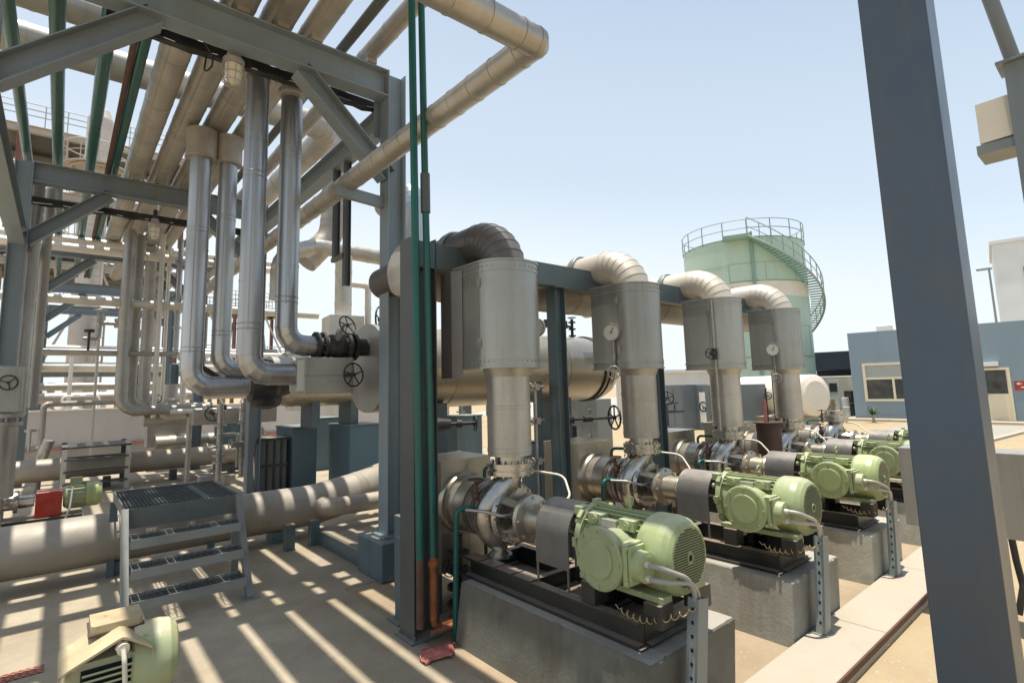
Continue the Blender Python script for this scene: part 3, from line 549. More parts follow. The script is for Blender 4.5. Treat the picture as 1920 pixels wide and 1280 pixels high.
# ================================================================== PUMP SET (built once at pump 1, copied)
AZ = .82
pu = T('pump_set', 'nearest motor driven pump, pale green motor, casing in the shade', 'pump', (2.5, 1.6, 0), group='green motor pump sets in a row')
def pump_set(p):
    # base frame of channels; local y = world y - 1.6
    b = MB()
    for x in (-.165, .235): b.chan((x, .19, .455), (x, 1.68, .455), .12, .06, .01, flip=1 if x > 0 else -1)
    for y in (.20, .62, 1.05, 1.64): b.chan((-.16, y, .455), (.23, y, .455), .115, .05, .01)
    b.box((-.225, .17, .386), (.30, 1.70, .394)); b.build('base_frame', 'black', p)
    for y0 in (.98, 1.16, 1.34, 1.52): MB().box((-.23, y0, .517), (-.125, y0+.165, .524)).build('rail_plate', 'black', p)
    for y0 in (.10, .52):
        for x in (-.16, .19): MB().box((x-.055, y0-.05, .517), (x+.055, y0+.05, .628)).build('motor_stool', 'black', p, .003)
    # motor
    MR = .172
    m = MB(); m.lathe((0, .18, AZ), (0, 1, 0), [(0, .14), (0, .15), (.40, .15), (.42, .165), (.46, .165), (.47, .12), (.50, .08)], 36)
    for k in range(32):
        a = 2*PI*k/32+.07; c = V((math.cos(a), 0, math.sin(a)))
        if c.z < -.82 or (c.x < -.80 and -.45 < c.z < .5): continue
        m.beam(V((0, .19, AZ))+c*(MR+.145)/2, V((0, .60, AZ))+c*(MR+.145)/2, .0075, MR+.01-.135, c)
    m.build('motor_body', 'motor', p)
    e = MB(); e.lathe((0, .59, AZ), (0, 1, 0), [(0, .16), (.004, .188), (.04, .192), (.045, .14), (.075, .10)], 36); e.bolts((0, .62, AZ), (0, 1, 0), .176, 8, .011, .03)
    for k in range(8): a = 2*PI*k/8; c = V((math.cos(a), 0, math.sin(a))); e.beam(V((0, .615, AZ))+c*.17, V((0, .615, AZ))+c*.21, .05, .03, (0, 1, 0))
    e.build('end_shield', 'motor', p)
    f = MB(); f.lathe((0, .21, AZ), (0, -1, 0), [(0, .186), (.02, .196), (.115, .198), (.155, .192), (.185, .176), (.20, .158)], 44, False)
    f.lathe((0, .01, AZ), (0, -1, 0), [(0, .158), (.001, .156), (.002, .0)], 44, False); fo = f.build('fan_cover', 'motor', p)
    h = MB()
    for i in range(-13, 14):
        for j in range(-12, 13):
            x = i*.0115+(.0058 if j % 2 else 0); z = j*.0125; q = math.hypot(x, z)
            if .03 < q < .143: h.add([(x-.0042, .0065, AZ+z-.0036), (x+.0042, .0065, AZ+z-.0036), (x+.0042, .0065, AZ+z+.0036), (x-.0042, .0065, AZ+z+.0036)], [(0, 1, 2, 3)])
    h.cyl((0, .0075, AZ), (0, .003, AZ), .015, n=12); h.build('fan_grille_holes', 'hole', fo)
    MB().torus((0, .005, AZ), (0, 1, 0), .022, .005, 20, 6).build('grille_boss', 'motor', fo)
    for x in (-.15, .16): MB().box((x-.04, .14-.09, .629), (x+.04, .60, .66)).build('motor_foot', 'motor', p, .004)
    b = MB(); b.torus((.0, .37, 1.045), (0, 1, .2), .027, .0075, 20, 8); b.cyl((.0, .37, .97), (.0, .37, 1.02), .011, n=8); b.build('eyebolt', 'motor', p)
    for y in (.28, .50):
        b = MB(); b.prism([(-.155, y-.05), (-.085, y-.05), (-.085, y+.05), (-.155, y+.05)], .93, .985); b.cyl((-.165, y, .957), (-.14, y, .957), .024, n=14); b.cyl((-.169, y, .957), (-.164, y, .957), .008, n=8); b.build('lifting_lug', 'motor', p, .006)
    MB().box((-.168, .34, .93), (-.150, .44, .972)).build('name_plate', 'cond', p)
    b = MB(); b.box((-.13, .62, .95), (-.05, .68, 1.0)); b.cyl((-.09, .655, .90), (-.09, .70, .90), .02, n=10); b.build('drive_end_lug', 'motor', p, .004)
    # flameproof terminal box on the -X side
    t = MB(); t.lathe((-.14, .335, .815), (-1, 0, 0), [(0, .12), (.09, .13), (.14, .147), (.155, .157), (.185, .157), (.191, .147)], 32)
    t.lathe((-.331, .335, .815), (-1, 0, 0), [(0, .10), (.007, .098), (.008, .09)], 28); t.bolts((-.325, .335, .815), (1, 0, 0), .137, 8, .009, .012)
    t.prism([(-.30, .22), (-.15, .18), (-.15, .46), (-.30, .42)], .735, .90); tb = t.build('terminal_box', 'motor', p)
    g = MB(); g.box((-.32, .155, .715), (-.19, .185, .915)); g.box((-.315, .135, .725), (-.195, .153, .905)); g.lathe((-.25, .135, .81), (0, -1, 0), [(0, .075), (.05, .072), (.055, .05)], 24)
    for z in (.735, .895): g.cyl((-.30, .155, z), (-.335, .155, z), .010, n=6)
    g.build('gland_box', 'motor', tb, .004)
    for z0, x0, xo, sx in ((.83, -.27, .055, 0), (.765, -.265, .02, .03)):
        pts = bend([(x0, .08, z0), (x0+.005, .0, z0), (x0+.15+sx, -.05, z0-.01-xo), (-.03+sx, -.03, .66), (-.06+sx, -.02, .36)], [.06, .12, .12], 6)
        MB().tube(pts, .0125, 10, True).build('power_cable', 'cond', p)
        MB().lathe((x0, .11, z0), (0, -1, 0), [(0, .021), (.02, .021), (.022, .016), (.05, .015)], 12).build('cable_gland', 'cladlt', p)
    pts = []; a = V((-.285, .27, .60)); c = V((-.07, -.05, .61))
    for k in range(141):
        f_ = k/140; q = a.lerp(c, f_)+V((-.05*math.sin(PI*f_), 0, 0)); an = f_*2*PI*11; rr = .015*min(1, 6*f_, 6*(1-f_)+.2); sag = -.05*math.sin(PI*f_)
        pts.append(q+V((math.cos(an)*rr, 0, math.sin(an)*rr+sag)))
    MB().tube(pts, .0030, 5, True).build('earth_wire', 'copper', p)
    # coupling guard: arched sheet with open ends
    y0, y1 = .70, .98; r = .172; b = MB(); N = 18
    arc = [(-r, -.19)]+[(-r*math.cos(PI*k/N), r*math.sin(PI*k/N)) for k in range(N+1)]+[(r, -.19)]
    out = [(x, AZ+z) for x, z in arc]; inn = [(x*.97, AZ+z*.97 if z > 0 else AZ+z) for x, z in arc]
    for pts2, fl in ((out, 1), (inn, -1)):
        vs = [(x, y, z) for y in (y0, y1) for x, z in pts2]; L = len(pts2); b.add(vs, [((k, k+1, L+k+1, L+k) if fl > 0 else (L+k, L+k+1, k+1, k)) for k in range(L-1)], True)
    for y in (y0, y1):
        L = len(out); b.add([(x, y, z) for x, z in out]+[(x, y, z) for x, z in inn], [(k, k+1, L+k+1, L+k) for k in range(L-1)])
    b.build('coupling_guard', 'guard', p)
    for x in (-r+.004, r-.004):
        for y in (y0+.01, y1-.01): MB().box((x-.003, y-.008, .517), (x+.003, y+.008, .66)).build('guard_leg', 'guard', p)
    MB().cyl((0, .64, AZ), (0, 1.25, AZ), .028, n=14).build('shaft', 'steelc', p)
    b = MB(); b.lathe((0, 1.0, AZ), (0, 1, 0), [(0, .06), (.01, .105), (.03, .11), (.05, .095), (.17, .10), (.18, .125), (.19, .155), (.22, .158), (.225, .12), (.27, .11)], 36); b.bolts((0, 1.205, AZ), (0, 1, 0), .138, 8, .010, .03); b.bolts((0, 1.02, AZ), (0, 1, 0), .085, 6, .008, .02)
    b.cyl((0, 1.10, AZ+.09), (0, 1.10, AZ+.125), .016, n=10); b.build('bearing_housing', 'brass', p)
    for k in range(4):
        a = PI/4+k*PI/2; o = V((math.cos(a), 0, math.sin(a))); MB().beam(V((0, 1.22, AZ))+o*.125, V((0, 1.37, AZ))+o*.155, .05, .02, o).build('lantern_rib', 'brass', p)
    b = MB(); b.cyl((0, 1.25, AZ), (0, 1.38, AZ), .055, n=18); b.torus((0, 1.31, AZ), (0, 1, 0), .055, .012, 18, 6); b.build('mechanical_seal', 'steeld', p)
    YV = 1.49
    b = MB(); b.lathe((0, 1.36, AZ), (0, 1, 0), [(-.005, .10), (0, .19), (.025, .21), (.03, .19), (.07, .175)], 40); b.bolts((0, 1.372, AZ), (0, 1, 0), .19, 14, .010, .026); b.build('casing_cover', 'steelc', p)
    b = MB(); pts = []; rs = []
    for k in range(33):
        a = -PI*.52+k/32*2*PI*.97; R0 = .17+.012*k/32; pts.append((math.cos(a)*R0, YV, AZ+math.sin(a)*R0)); rs.append(.062+.022*k/32)
    b.tube(pts, rs, 16, True)
    b.lathe((0, 1.42, AZ), (0, 1, 0), [(0, .175), (.02, .20), (.08, .21), (.13, .19), (.16, .14)], 36)
    nk = []; nr = []
    for k in range(17):
        f_ = k/16; e = f_*f_*(3-2*f_); nk.append((-.178*(1-e), YV-.07*e, AZ+.0+.285*f_)); nr.append(.078+.016*math.sin(PI*f_)+.004*f_)
    b.tube(nk, nr, 22, True); b.build('volute_casing', 'steelc', p)
    b = MB()
    for z in (1.095, 1.145): b.cyl((0, 1.42, z), (0, 1.42, z+.03), .165, n=30)
    b.bolts((0, 1.42, 1.135), (0, 0, 1), .135, 12, .011, .055); b.cyl((0, 1.42, 1.12), (0, 1.42, 1.15), .15, n=24); b.cyl((0, 1.42, 1.17), (0, 1.42, 1.24), .105, n=24); b.build('discharge_flange', 'steelc', p)
    b = MB(); b.lathe((0, 1.575, AZ), (0, 1, 0), [(0, .12), (.03, .12), (.03, .20), (.06, .20), (.06, .17), (.07, .17), (.07, .20), (.10, .20), (.10, .15), (.33, .15)], 32); b.bolts((0, 1.64, AZ), (0, 1, 0), .178, 12, .011, .06); b.build('suction_flange', 'steeld', p)
    b = MB(); b.lathe((-.05, YV, .63), (0, 0, -1), [(0, .055), (.05, .05), (.085, .085), (.105, .085)], 20); b.build('casing_foot', 'steelc', p)
    b = MB(); b.tube(bend([(-.06, 1.31, AZ+.02), (-.16, 1.33, AZ+.02), (-.24, 1.42, AZ+.05), (-.30, 1.55, AZ+.05)], .07, 5), .011, 8, True); b.build('flush_line', 'steeld', p)
    b = MB(); b.tube(bend([(.08, 1.10, AZ+.09), (.30, 1.12, AZ+.10), (.42, 1.30, AZ+.22), (.25, 1.70, AZ+.26)], .12, 6), .009, 8, True); b.build('cooling_line', 'cladcr', p)
pump_set(pu)
nl = ['second pump set from the camera, its whole motor in full sun', 'third pump set from the camera, green motor over the third plinth', 'fourth pump set from the camera, only motor top and eyebolt clear of the cabinet', 'fifth and farthest pump set, hidden mostly behind the near column']
for i in range(1, 5): dup(pu, (PX[i], 1.6, 0), label=nl[i-1])

# green seal pots: vertical green pipes with brown hand-wheel valves
sv = T('drain_valve_line', 'slim green standing pipe with a brown hand wheel valve beside the nearest pump', 'valve line', (2.5, 1.6, 0), group='green valve lines beside the pumps')
MB().tube(bend([(-.33, 1.66, 0), (-.345, 1.60, .87), (-.20, 1.57, .87)], .04, 4), .018, 12).build('green_pipe', 'green', sv)
b = MB(); b.cyl((-.20, 1.57, .87), (-.20, 1.57, 1.02), .024, .016, n=10); b.cyl((-.20, 1.57, .94), (-.20, 1.57, .97), .032, n=8); b.cyl((-.20, 1.57, 1.02), (-.20, 1.57, 1.07), .009, n=8); b.torus((-.20, 1.57, .87), (1, 0, 0), .02, .012, 12, 6); b.build('valve_body', 'rustd', sv)
MB().wheel((-.20, 1.57, 1.06), (0, 0, 1), .052, .006, 5).build('hand_wheel', 'rustd', sv)
sv2 = T('cooling_valve', 'brown hand wheel valve on the pale curved line right of the nearest pump', 'valve line', (2.5, 1.6, 0), group='valves on the pale cooling lines')
b = MB(); b.tube(bend([(.25, 1.70, AZ+.26), (.10, 1.86, AZ+.27), (.10, 1.86, .05)], .04, 4), .014, 10); b.build('green_pipe', 'green', sv2)
b = MB(); b.cyl((.25, 1.70, 1.05), (.25, 1.70, 1.19), .024, .016, n=10); b.torus((.25, 1.70, 1.08), (1, .5, 0), .02, .012, 12, 6); b.cyl((.25, 1.70, 1.19), (.25, 1.70, 1.25), .008, n=8); b.build('valve_body', 'rustd', sv2)
MB().wheel((.25, 1.70, 1.23), (0, 0, 1), .05, .006, 5).build('hand_wheel', 'rustd', sv2)
od = ['second', 'third', 'fourth', 'fifth']
for i in range(1, 5):
    dup(sv, (PX[i], 1.6, 0), label='slim green standing pipe with a hand wheel valve beside the %s pump from the camera' % od[i-1])
    dup(sv2, (PX[i], 1.6, 0), label='hand wheel valve on the pale curved line right of the %s pump from the camera' % od[i-1])

# channel posts carrying the cables
cp = T('channel_post', 'slotted grey channel post with two cables at the end of the nearest plinth', 'post', (2.40, 1.575, 0), group='slotted channel posts at the plinth ends')
b = MB(); b.prof((0, 0, .046), (.10, 0, .64), [(-.045, -.03), (-.045, .03), (-.04, .03), (-.04, -.025), (.04, -.025), (.04, .03), (.045, .03), (.045, -.03)], (0, 1, 0)); b.build('channel', 'post', cp)
b = MB()
for k in range(9): q = .10*(.064+k*.06)/.594; b.box((-.0475+q, -.006, .11+k*.06), (-.0445+q, .006, .126+k*.06))
b.build('slots', 'hole', cp)
MB().box((-.06, -.045, .046), (.06, .05, .052)).build('foot_plate', 'post', cp)
for i in range(1, 5): dup(cp, (PX[i]-.10, 1.575, 0), label='slotted grey channel post with two cables at the end of the %s plinth' % od[i-1])

# suction boxes and suction pipes
sb = T('suction_box', 'tall sheet metal suction box behind the nearest pump', 'suction box', (2.5, 3.5, 0), group='sheet metal suction boxes behind the pumps')
b = MB(); b.prism([(-.265, .16), (-.215, .10), (.27, .10), (.27, .57), (-.265, .57)], .32, 1.135); b.prism([(-.272, .155), (-.22, .093), (.277, .093), (.277, .577), (-.272, .577)], 1.136, 1.15); b.box((.04, .0975, .32), (.046, .10, 1.12)); b.box((-.2675, .34, .32), (-.265, .346, 1.12)); b.bolts((-.27, .2, 1.06), (1, 0, 0), .0, 1, .006, .008); b.build('box', 'brass', sb, .004)
b = MB(); b.clad([(0, -.16, AZ), (0, .12, AZ)], .205, seam=.2); b.torus((0, .07, AZ), (0, 1, 0), .215, .012, 30, 6); b.lathe((0, .04, AZ), (0, 1, 0), [(0, .205), (.0, .225), (.02, .235), (.07, .24)], 30, False); b.build('suction_pipe', 'brass', sb)
for x in (-.2, .2): MB().box((x-.05, .2, 0), (x+.05, .5, .318)).build('leg', 'teal', sb)
for i in range(1, 5): dup(sb, (PX[i], 3.5, 0), label='tall sheet metal suction box behind the %s pump from the camera' % od[i-1])
# dark drain fittings under suction
dv = T('drain_fitting', 'cluster of dark drain flanges under the nearest suction pipe', 'fitting', (2.5, 3.42, 0), group='drain fittings under the suction pipes')
b = MB(); b.cyl((-.12, .1, .08), (-.12, .1, .6), .035, n=12)
for z in (.1, .22, .34, .46): b.cyl((-.12, .1, z), (-.12, .1, z+.025), .085, n=16); b.bolts((-.12, .1, z+.012), (0, 0, 1), .068, 6, .008, .02)
b.wheel((-.24, .05, .40), (-1, -.3, 0), .06); b.cyl((-.12, .1, .40), (-.25, .05, .40), .014, n=8); b.build('flanges', 'blk', dv)
for i in range(1, 5): dup(dv, (PX[i], 3.42, 0), label='cluster of dark drain flanges under the %s suction pipe' % od[i-1])

# discharge risers with valve boxes
dr = T('discharge_riser', 'nearest clad discharge riser with a rounded valve box and dark shaded elbow', 'discharge pipe', (2.5, 3.02, 0), group='clad discharge risers above the pumps')
b = MB(); b.clad([(0, 0, 1.225), (0, 0, 1.84)], .158, seam=9, n=36); b.lathe((0, 0, 1.25), (0, 0, 1), [(0, .158), (.002, .1605), (.03, .1605), (.032, .158)], 36, False); b.lathe((0, 0, 1.55), (0, 0, 1), [(0, .158), (.002, .161), (.022, .161), (.024, .158)], 36, False); b.lathe((0, 0, 1.78), (0, 0, 1), [(0, .162), (.06, .185), (.08, .185)], 36, False); b.build('riser', 'clad', dr)
b = MB(); b.clad([(0, 0, 2.5), (0, 0, 2.84), (0, .95, 2.84), (0, 2.0, 2.80)], .158, br=.30, seam=.55, nb=8, n=32); el1 = b.build('elbow', 'cladcr', dr)
b = MB(); b.lathe((0, .62, 2.84), (0, 1, 0), [(0, .16), (0, .18), (.06, .18), (.06, .16)], 30, False); b.torus((0, .62, 2.84), (0, 1, 0), .172, .012, 30, 6); b.build('saddle_band', 'galv', dr)
b = MB(); bx = []
RB = .25; NB = 18
for k in range(NB+1): a = PI+PI*k/NB; bx.append((RB*math.cos(a), RB*math.sin(a)*.9))
bx += [(RB, .31), (-RB, .31)]
n = len(bx)
def dshape(b, z0, z1, sc_=1.0):
    lo = [(x*sc_, y*sc_, z0) for x, y in bx]; hi = [(x*sc_, y*sc_, z1) for x, y in bx]
    b.add(lo, [tuple(range(n))[::-1]]); b.add(hi, [tuple(range(n))])
    b.add(lo[:NB+1]+hi[:NB+1], [(k, k+1, NB+2+k, NB+1+k) for k in range(NB)], True)
    for i in range(NB, n): j = (i+1) % n; b.add([lo[i], lo[j], hi[j], hi[i]], [(0, 1, 2, 3)])
dshape(b, 1.85, 2.60); dshape(b, 2.60, 2.612, 1.035); dshape(b, 2.53, 2.545, 1.022); dshape(b, 1.838, 1.85, 1.035); dshape(b, 1.90, 1.915, 1.022)
b.cur = 1
for z in (1.885, 2.565):
    for k in range(NB+1): x_, y_ = bx[k]; q_ = V((x_, y_, 0)).normalized(); b.cyl((x_*1.0, y_*1.0, z), (x_+q_.x*.005, y_+q_.y*.005, z), .0055, n=6)
    for k in range(5): b.cyl((-.25, .04+k*.06, z), (-.2545, .04+k*.06, z), .0055, n=6)
b.cur = 0; b.box((-.2535, -.004, 1.86), (-.25, .006, 2.59)); b.build('valve_box', ['cladbox', 'steeld'], dr)
for z in (2.02, 2.45): MB().box((-.262, -.02, z-.03), (-.2505, .015, z+.03)).build('latch', 'steeld', dr)
rl = ['second clad discharge riser, cream elbow, with a round gauge on its box', 'third clad discharge riser, a slim pipe and small wheel on its box', 'fourth clad discharge riser in the row, with a small gauge on its box']
for i in range(1, 4): dup(dr, (PX[i], 3.02, 0), label=rl[i-1])
el1.data = el1.data.copy(); el1.data.materials[0] = M['cladsh']  # nearest elbow gets its own darker, dirty cladding
# box 1 extra: side duct fold
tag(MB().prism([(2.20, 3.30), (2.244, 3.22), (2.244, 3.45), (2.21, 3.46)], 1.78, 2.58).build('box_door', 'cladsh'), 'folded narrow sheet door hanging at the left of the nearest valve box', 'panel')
# gauges
def gauge(x, y, z, lab, wheel=True):
    t = T('pressure_gauge', lab, 'gauge', (x, y, z), group='round pressure gauges on the valve boxes')
    b = MB(); b.lathe((0, 0, 0), (-1, -.35, 0), [(-.05, .06), (-.02, .078), (.010, .082), (.014, .080), (.014, .070), (.004, .068)], 28, False); b.build('case', 'galv', t)
    dl = MB().lathe((-.001, 0, 0), (-1, -.35, 0), [(0, .07), (.006, .069)], 24).build('dial', 'cladlt', t)
    b = MB(); b.beam((-.011, -.004, -.012), (-.004, -.024, .042), .005, .003, (-1, -.35, 0)); b.cyl((-.006, -.002, 0), (-.013, -.005, 0), .007, n=10); b.build('needle', 'blk', dl)
    b = MB(); b.cyl((.02, 0, -.07), (.02, 0, -.34), .009, n=8); b.cyl((.02, 0, -.2), (.02, 0, -.24), .018, n=8); b.build('stem', 'steeld', t)
    if wheel: MB().wheel((-.03, -.03, -.36), (-1, -.4, 0), .055, .006).build('hand_wheel', 'steeld', t)
    return t
gauge(3.76, 3.07, 2.17, 'large pale dial gauge on the second valve box from the camera')
gauge(6.86, 3.03, 2.09, 'small dial gauge on the fourth valve box, farthest in the row')
gauge(3.06, 3.30, 2.20, 'pale round gauge right of the nearest valve box', False)
t = T('impulse_pipe', 'slim steel pipe with a small hand wheel running down the third valve box', 'pipe', (5.30, 2.95, 0))
MB().tube([(0, 0, 1.2), (0, 0, 2.58)], .016, 10).build('pipe', 'steeld', t); b = MB(); b.wheel((-.12, -.03, 2.0), (-1, -.5, 0), .055, .006); b.cyl((0, 0, 2.0), (-.12, -.03, 2.0), .018, n=8); b.cyl((0, 0, 1.94), (0, 0, 2.06), .028, n=10); b.build('hand_wheel', 'blk', t)
# valves between risers (dark hand wheels on long spindles)
def spind(x, y, z, L, R, lab, d=(1, 0, 0)):
    t = T('gate_valve', lab, 'valve', (x, y, z), group='gate valves between the discharge risers')
    dv_ = V(d).normalized(); b = MB(); b.cyl((0, 0, 0), dv_*-L, .018, n=10); b.cyl(dv_*-L, dv_*(-L-.15), .05, .07, n=12); b.cyl(dv_*(-L*.55), dv_*(-L*.75), .04, n=10); b.build('spindle', 'blk', t)
    MB().wheel((0, 0, 0), d, R, R*.09, 5).build('hand_wheel', 'blk', t); return t
spind(5.55, 4.55, 1.28, .6, .15, 'black hand wheel on a long spindle left of the second discharge riser', (1, -.35, 0))
spind(3.20, 4.4, 1.36, .25, .075, 'small brown hand wheel just right of the nearest discharge riser', (1, -.4, 0))
spind(6.55, 4.4, 1.50, .4, .09, 'dark hand wheel between the second and third discharge risers', (1, .1, 0))
# instrument stands with small valves
for x, y, lab, zt in ((3.36, 3.62, 'grey instrument manifold with small valves right of the nearest riser', 1.75), (4.80, 3.7, 'instrument manifold with small valves at the second teal column', 1.65), (6.75, 3.8, 'instrument manifold with small black valves between the last two risers', 1.6)):
    t = T('instrument_manifold', lab, 'instrument', (x, y, 0)); MB().box((-.02, -.02, 0), (.02, .02, zt)).build('post', 'teal', t)
    MB().tube([(-.08, -.04, .7), (-.08, -.04, zt)], .012, 8).build('tube_line', 'steeld', t)
    for z in (zt-.05, zt-.35, zt-.7):
        b = MB(); b.cyl((-.14, -.04, z), (.02, -.04, z), .014, n=8); b.wheel((-.15, -.04, z), (1, .3, 0), .035, .005); b.box((-.1, -.07, z-.03), (-.05, -.01, z+.03)); b.build('needle_valve', 'steeld', t)
t = T('rusty_pot', 'rust brown flanged pot on a leg left of the farthest riser', 'pot', (6.50, 3.0, 0))
b = MB(); b.cyl((0, 0, .82), (0, 0, 1.2), .135, n=24); b.cyl((0, 0, 1.2), (0, 0, 1.215), .165, n=24); b.cyl((0, 0, 0), (0, 0, .82), .04, n=10); b.build('pot_body', 'rustd', t)
t = T('red_flask_rack', 'reddish instrument tube set standing above the rusty pot', 'instrument', (6.45, 3.0, 1.216))
MB().cyl((0, 0, 0), (0, 0, .26), .02, n=12).build('tube_body', 'fadedred', t); b = MB(); b.wheel((0, -.05, .31), (1, .3, 0), .04, .005); b.cyl((.06, 0, 0), (.06, 0, .4), .01, n=8); b.build('valve_wheel', 'blk', t)
# pink sheet on floor
b = MB(); rnd = random.Random(3); N1, N2 = 14, 9; vs = []
for i in range(N1):
    for j in range(N2):
        u, v_ = i/(N1-1), j/(N2-1); wdt = .09*(math.sin(PI*min(1, u*1.1+.05))**.5); vs.append((1.84+u*.30, 3.13+.08*u+(v_-.5)*2*wdt+.03*math.sin(u*7), .004+.02*abs(math.sin(u*11+v_*5))*rnd.random()+.012*abs(math.sin(v_*9+u*3))))
b.add(vs, [(i*N2+j, (i+1)*N2+j, (i+1)*N2+j+1, i*N2+j+1) for i in range(N1-1) for j in range(N2-1)], True)
o = b.build('crumpled_plastic', 'pink'); tag(o, 'crumpled pink plastic sheet on the floor at the dark column base', 'plastic sheet'); m_ = o.modifiers.new('s', 'SOLIDIFY'); m_.thickness = .003

# ================================================================== NEAR COLUMNS AND CABINET
t = T('steel_column', 'very near dark slate steel column crossing the right side of the view', 'column', (2.0, .32, -.1))
MB().box((0, 0, 0), (.136, .178, 6.5)).build('shaft', 'nearcol', t, .004)
MB().box((-.06, -.06, 0), (.2, .24, .02)).build('base_plate', 'nearcol', t)
t = T('bracket_column', 'grey steel column with a sloping pipe at the top right edge', 'column', (4.08, .26, -.1))
MB().ibeam((0, 0, 0), (0, 0, 3.55), .16, .16, .012, (1, 0, 0)).build('shaft', 'frame', t, .002); MB().box((-.11, -.11, 3.55), (.11, .11, 3.565)).build('cap_plate', 'frame', t)
MB().cyl((-.02, .03, 3.5), (-.35, .22, 4.95), .035, n=14).build('sloping_pipe', 'frame', t)
t = T('speaker_box', 'cream plastic box on a grey bracket beside the top right column', 'enclosure', (4.14, .42, 3.05))
MB().prism([(-.09, -.09), (.1, -.09), (.1, .07), (-.08, .07)], 0, .24).build('housing', 'offwhite', t, .025)
b = MB(); b.box((-.11, -.12, -.075), (.12, .085, -.02)); b.box((-.06, -.02, -.02), (-.045, .02, .01)); b.box((.06, -.02, -.02), (.075, .02, .01)); b.build('bracket', 'galv', t)
cb = T('control_cabinet', 'grey sheet steel cabinet behind the near column at lower right', 'cabinet', (4.95, 0, 0))
MB().box((0, .1, .60), (.28, 1.31, 1.17)).build('body', 'cabg', cb, .006)
for y in (1.19, .60):
    b = MB(); b.box((-.022, y, .78), (0, y+.012, .93)); b.cyl((-.02, y+.006, .94), (.0, y+.006, .94), .014, n=10); b.build('handle', 'steeld', cb)
for y in (.85, .35): MB().box((.1, y, -.1), (.16, y+.05, .598)).build('leg', 'cabg', cb)
tag(MB().tube(bend([(5.0, .73, .62), (5.0, .72, .45), (4.98, .70, .3), (4.97, .74, .12)], .1, 4), .02, 8, True).build('hanging_cable', 'blk'), 'black cable hanging under the grey cabinet', 'cable')

# ================================================================== SMALL MOTOR LOWER LEFT
t = T('hooded_motor', 'faded green motor with a yellow peaked rain hood in the lower left corner', 'motor', (.36, 3.54, 0))
b = MB(); b.lathe((.0, 0, .36), (1, -.05, 0), [(0, .15), (.01, .168), (.03, .172), (.12, .174), (.165, .165), (.195, .14), (.205, .11), (.208, .02)], 40)
for k in range(4): a = .6+k*PI/2; b.cyl((.05, math.cos(a)*.172, .36+math.sin(a)*.172), (.05, math.cos(a)*.182, .36+math.sin(a)*.182), .009, n=6)
b.build('fan_cover', 'motord', t)
b = MB(); b.prism([(-.26, -.12), (-.24, -.135), (.0, -.135), (.02, -.12), (.02, .13), (-.26, .13)], .18, .455); b.build('body', 'motord', t, .012)
b = MB()
for k in range(8): b.beam((-.20, -.147, .205+k*.028), (.015, -.147, .205+k*.028), .02, .009, (0, .5, 1))
b.build('cooling_fins', 'motord', t)
MB().box((-.205, -.1385, .19), (.018, -.1352, .425)).build('louvre_recess', 'hole', t)
b = MB(); pk = (-.055, .545); el = (-.285, .452); er = (.075, .478)
for y0, y1, inner in ((-.185, .15, 0),):
    top = [(el[0], el[1]-.012), (el[0]+.03, el[1]+.008), (pk[0]-.02, pk[1]-.003), (pk[0], pk[1]+.004), (pk[0]+.02, pk[1]-.003), (er[0]-.02, er[1]+.006), (er[0], er[1]-.014)]
    bot = [(x, z-.012) for x, z in reversed(top)]
    poly = top+bot; L_ = len(poly); lo = [(x, y0, z) for x, z in poly]; hi = [(x, y1, z) for x, z in poly]
    for i in range(L_): j = (i+1) % L_; b.add([lo[i], lo[j], hi[j], hi[i]], [(0, 1, 2, 3)])
    for i in range(len(top)-1):
        q = L_-1-i; b.add([lo[i], lo[i+1], lo[q-1], lo[q]], [(0, 1, 2, 3)]); b.add([hi[i], hi[i+1], hi[q-1], hi[q]], [(3, 2, 1, 0)])
b.box((el[0]-.002, -.185, el[1]-.05), (el[0]+.003, .15, el[1]-.012)); b.box((er[0]-.003, -.185, er[1]-.05), (er[0]+.002, .15, er[1]-.012))
b.build('rain_hood', 'hood', t)
b = MB(); b.prism([(-.17, .0), (-.155, -.015), (.03, -.015), (.045, .0), (.045, .2), (-.17, .2)], .535, .572); b.build('hood_lid', 'hood', t, .012)
MB().prism([(-.178, -.022), (.052, -.022), (.052, .206), (-.178, .206)], .523, .534).build('lid_gasket', 'rustd', t)
b = MB(); b.cyl((-.05, -.135, .495), (-.05, -.20, .495), .026, n=16); b.cyl((-.05, -.155, .495), (-.05, -.165, .495), .031, n=6); b.build('cable_gland', 'offwhite', t)
MB().tube(bend([(-.05, -.20, .495), (-.045, -.225, .45), (-.03, -.215, .25), (-.01, -.2, 0)], [.04, .2], 5), .011, 8, True).build('supply_cable', 'offwhite', t)
MB().box((-.24, -.12, 0), (.15, .15, .18)).build('stand', 'black', t, .004)
for x_ in (-.23, .0): MB().cyl((x_, -.133, .445), (x_, -.145, .445), .009, n=6).build('cover_bolt', 'steeld', t)

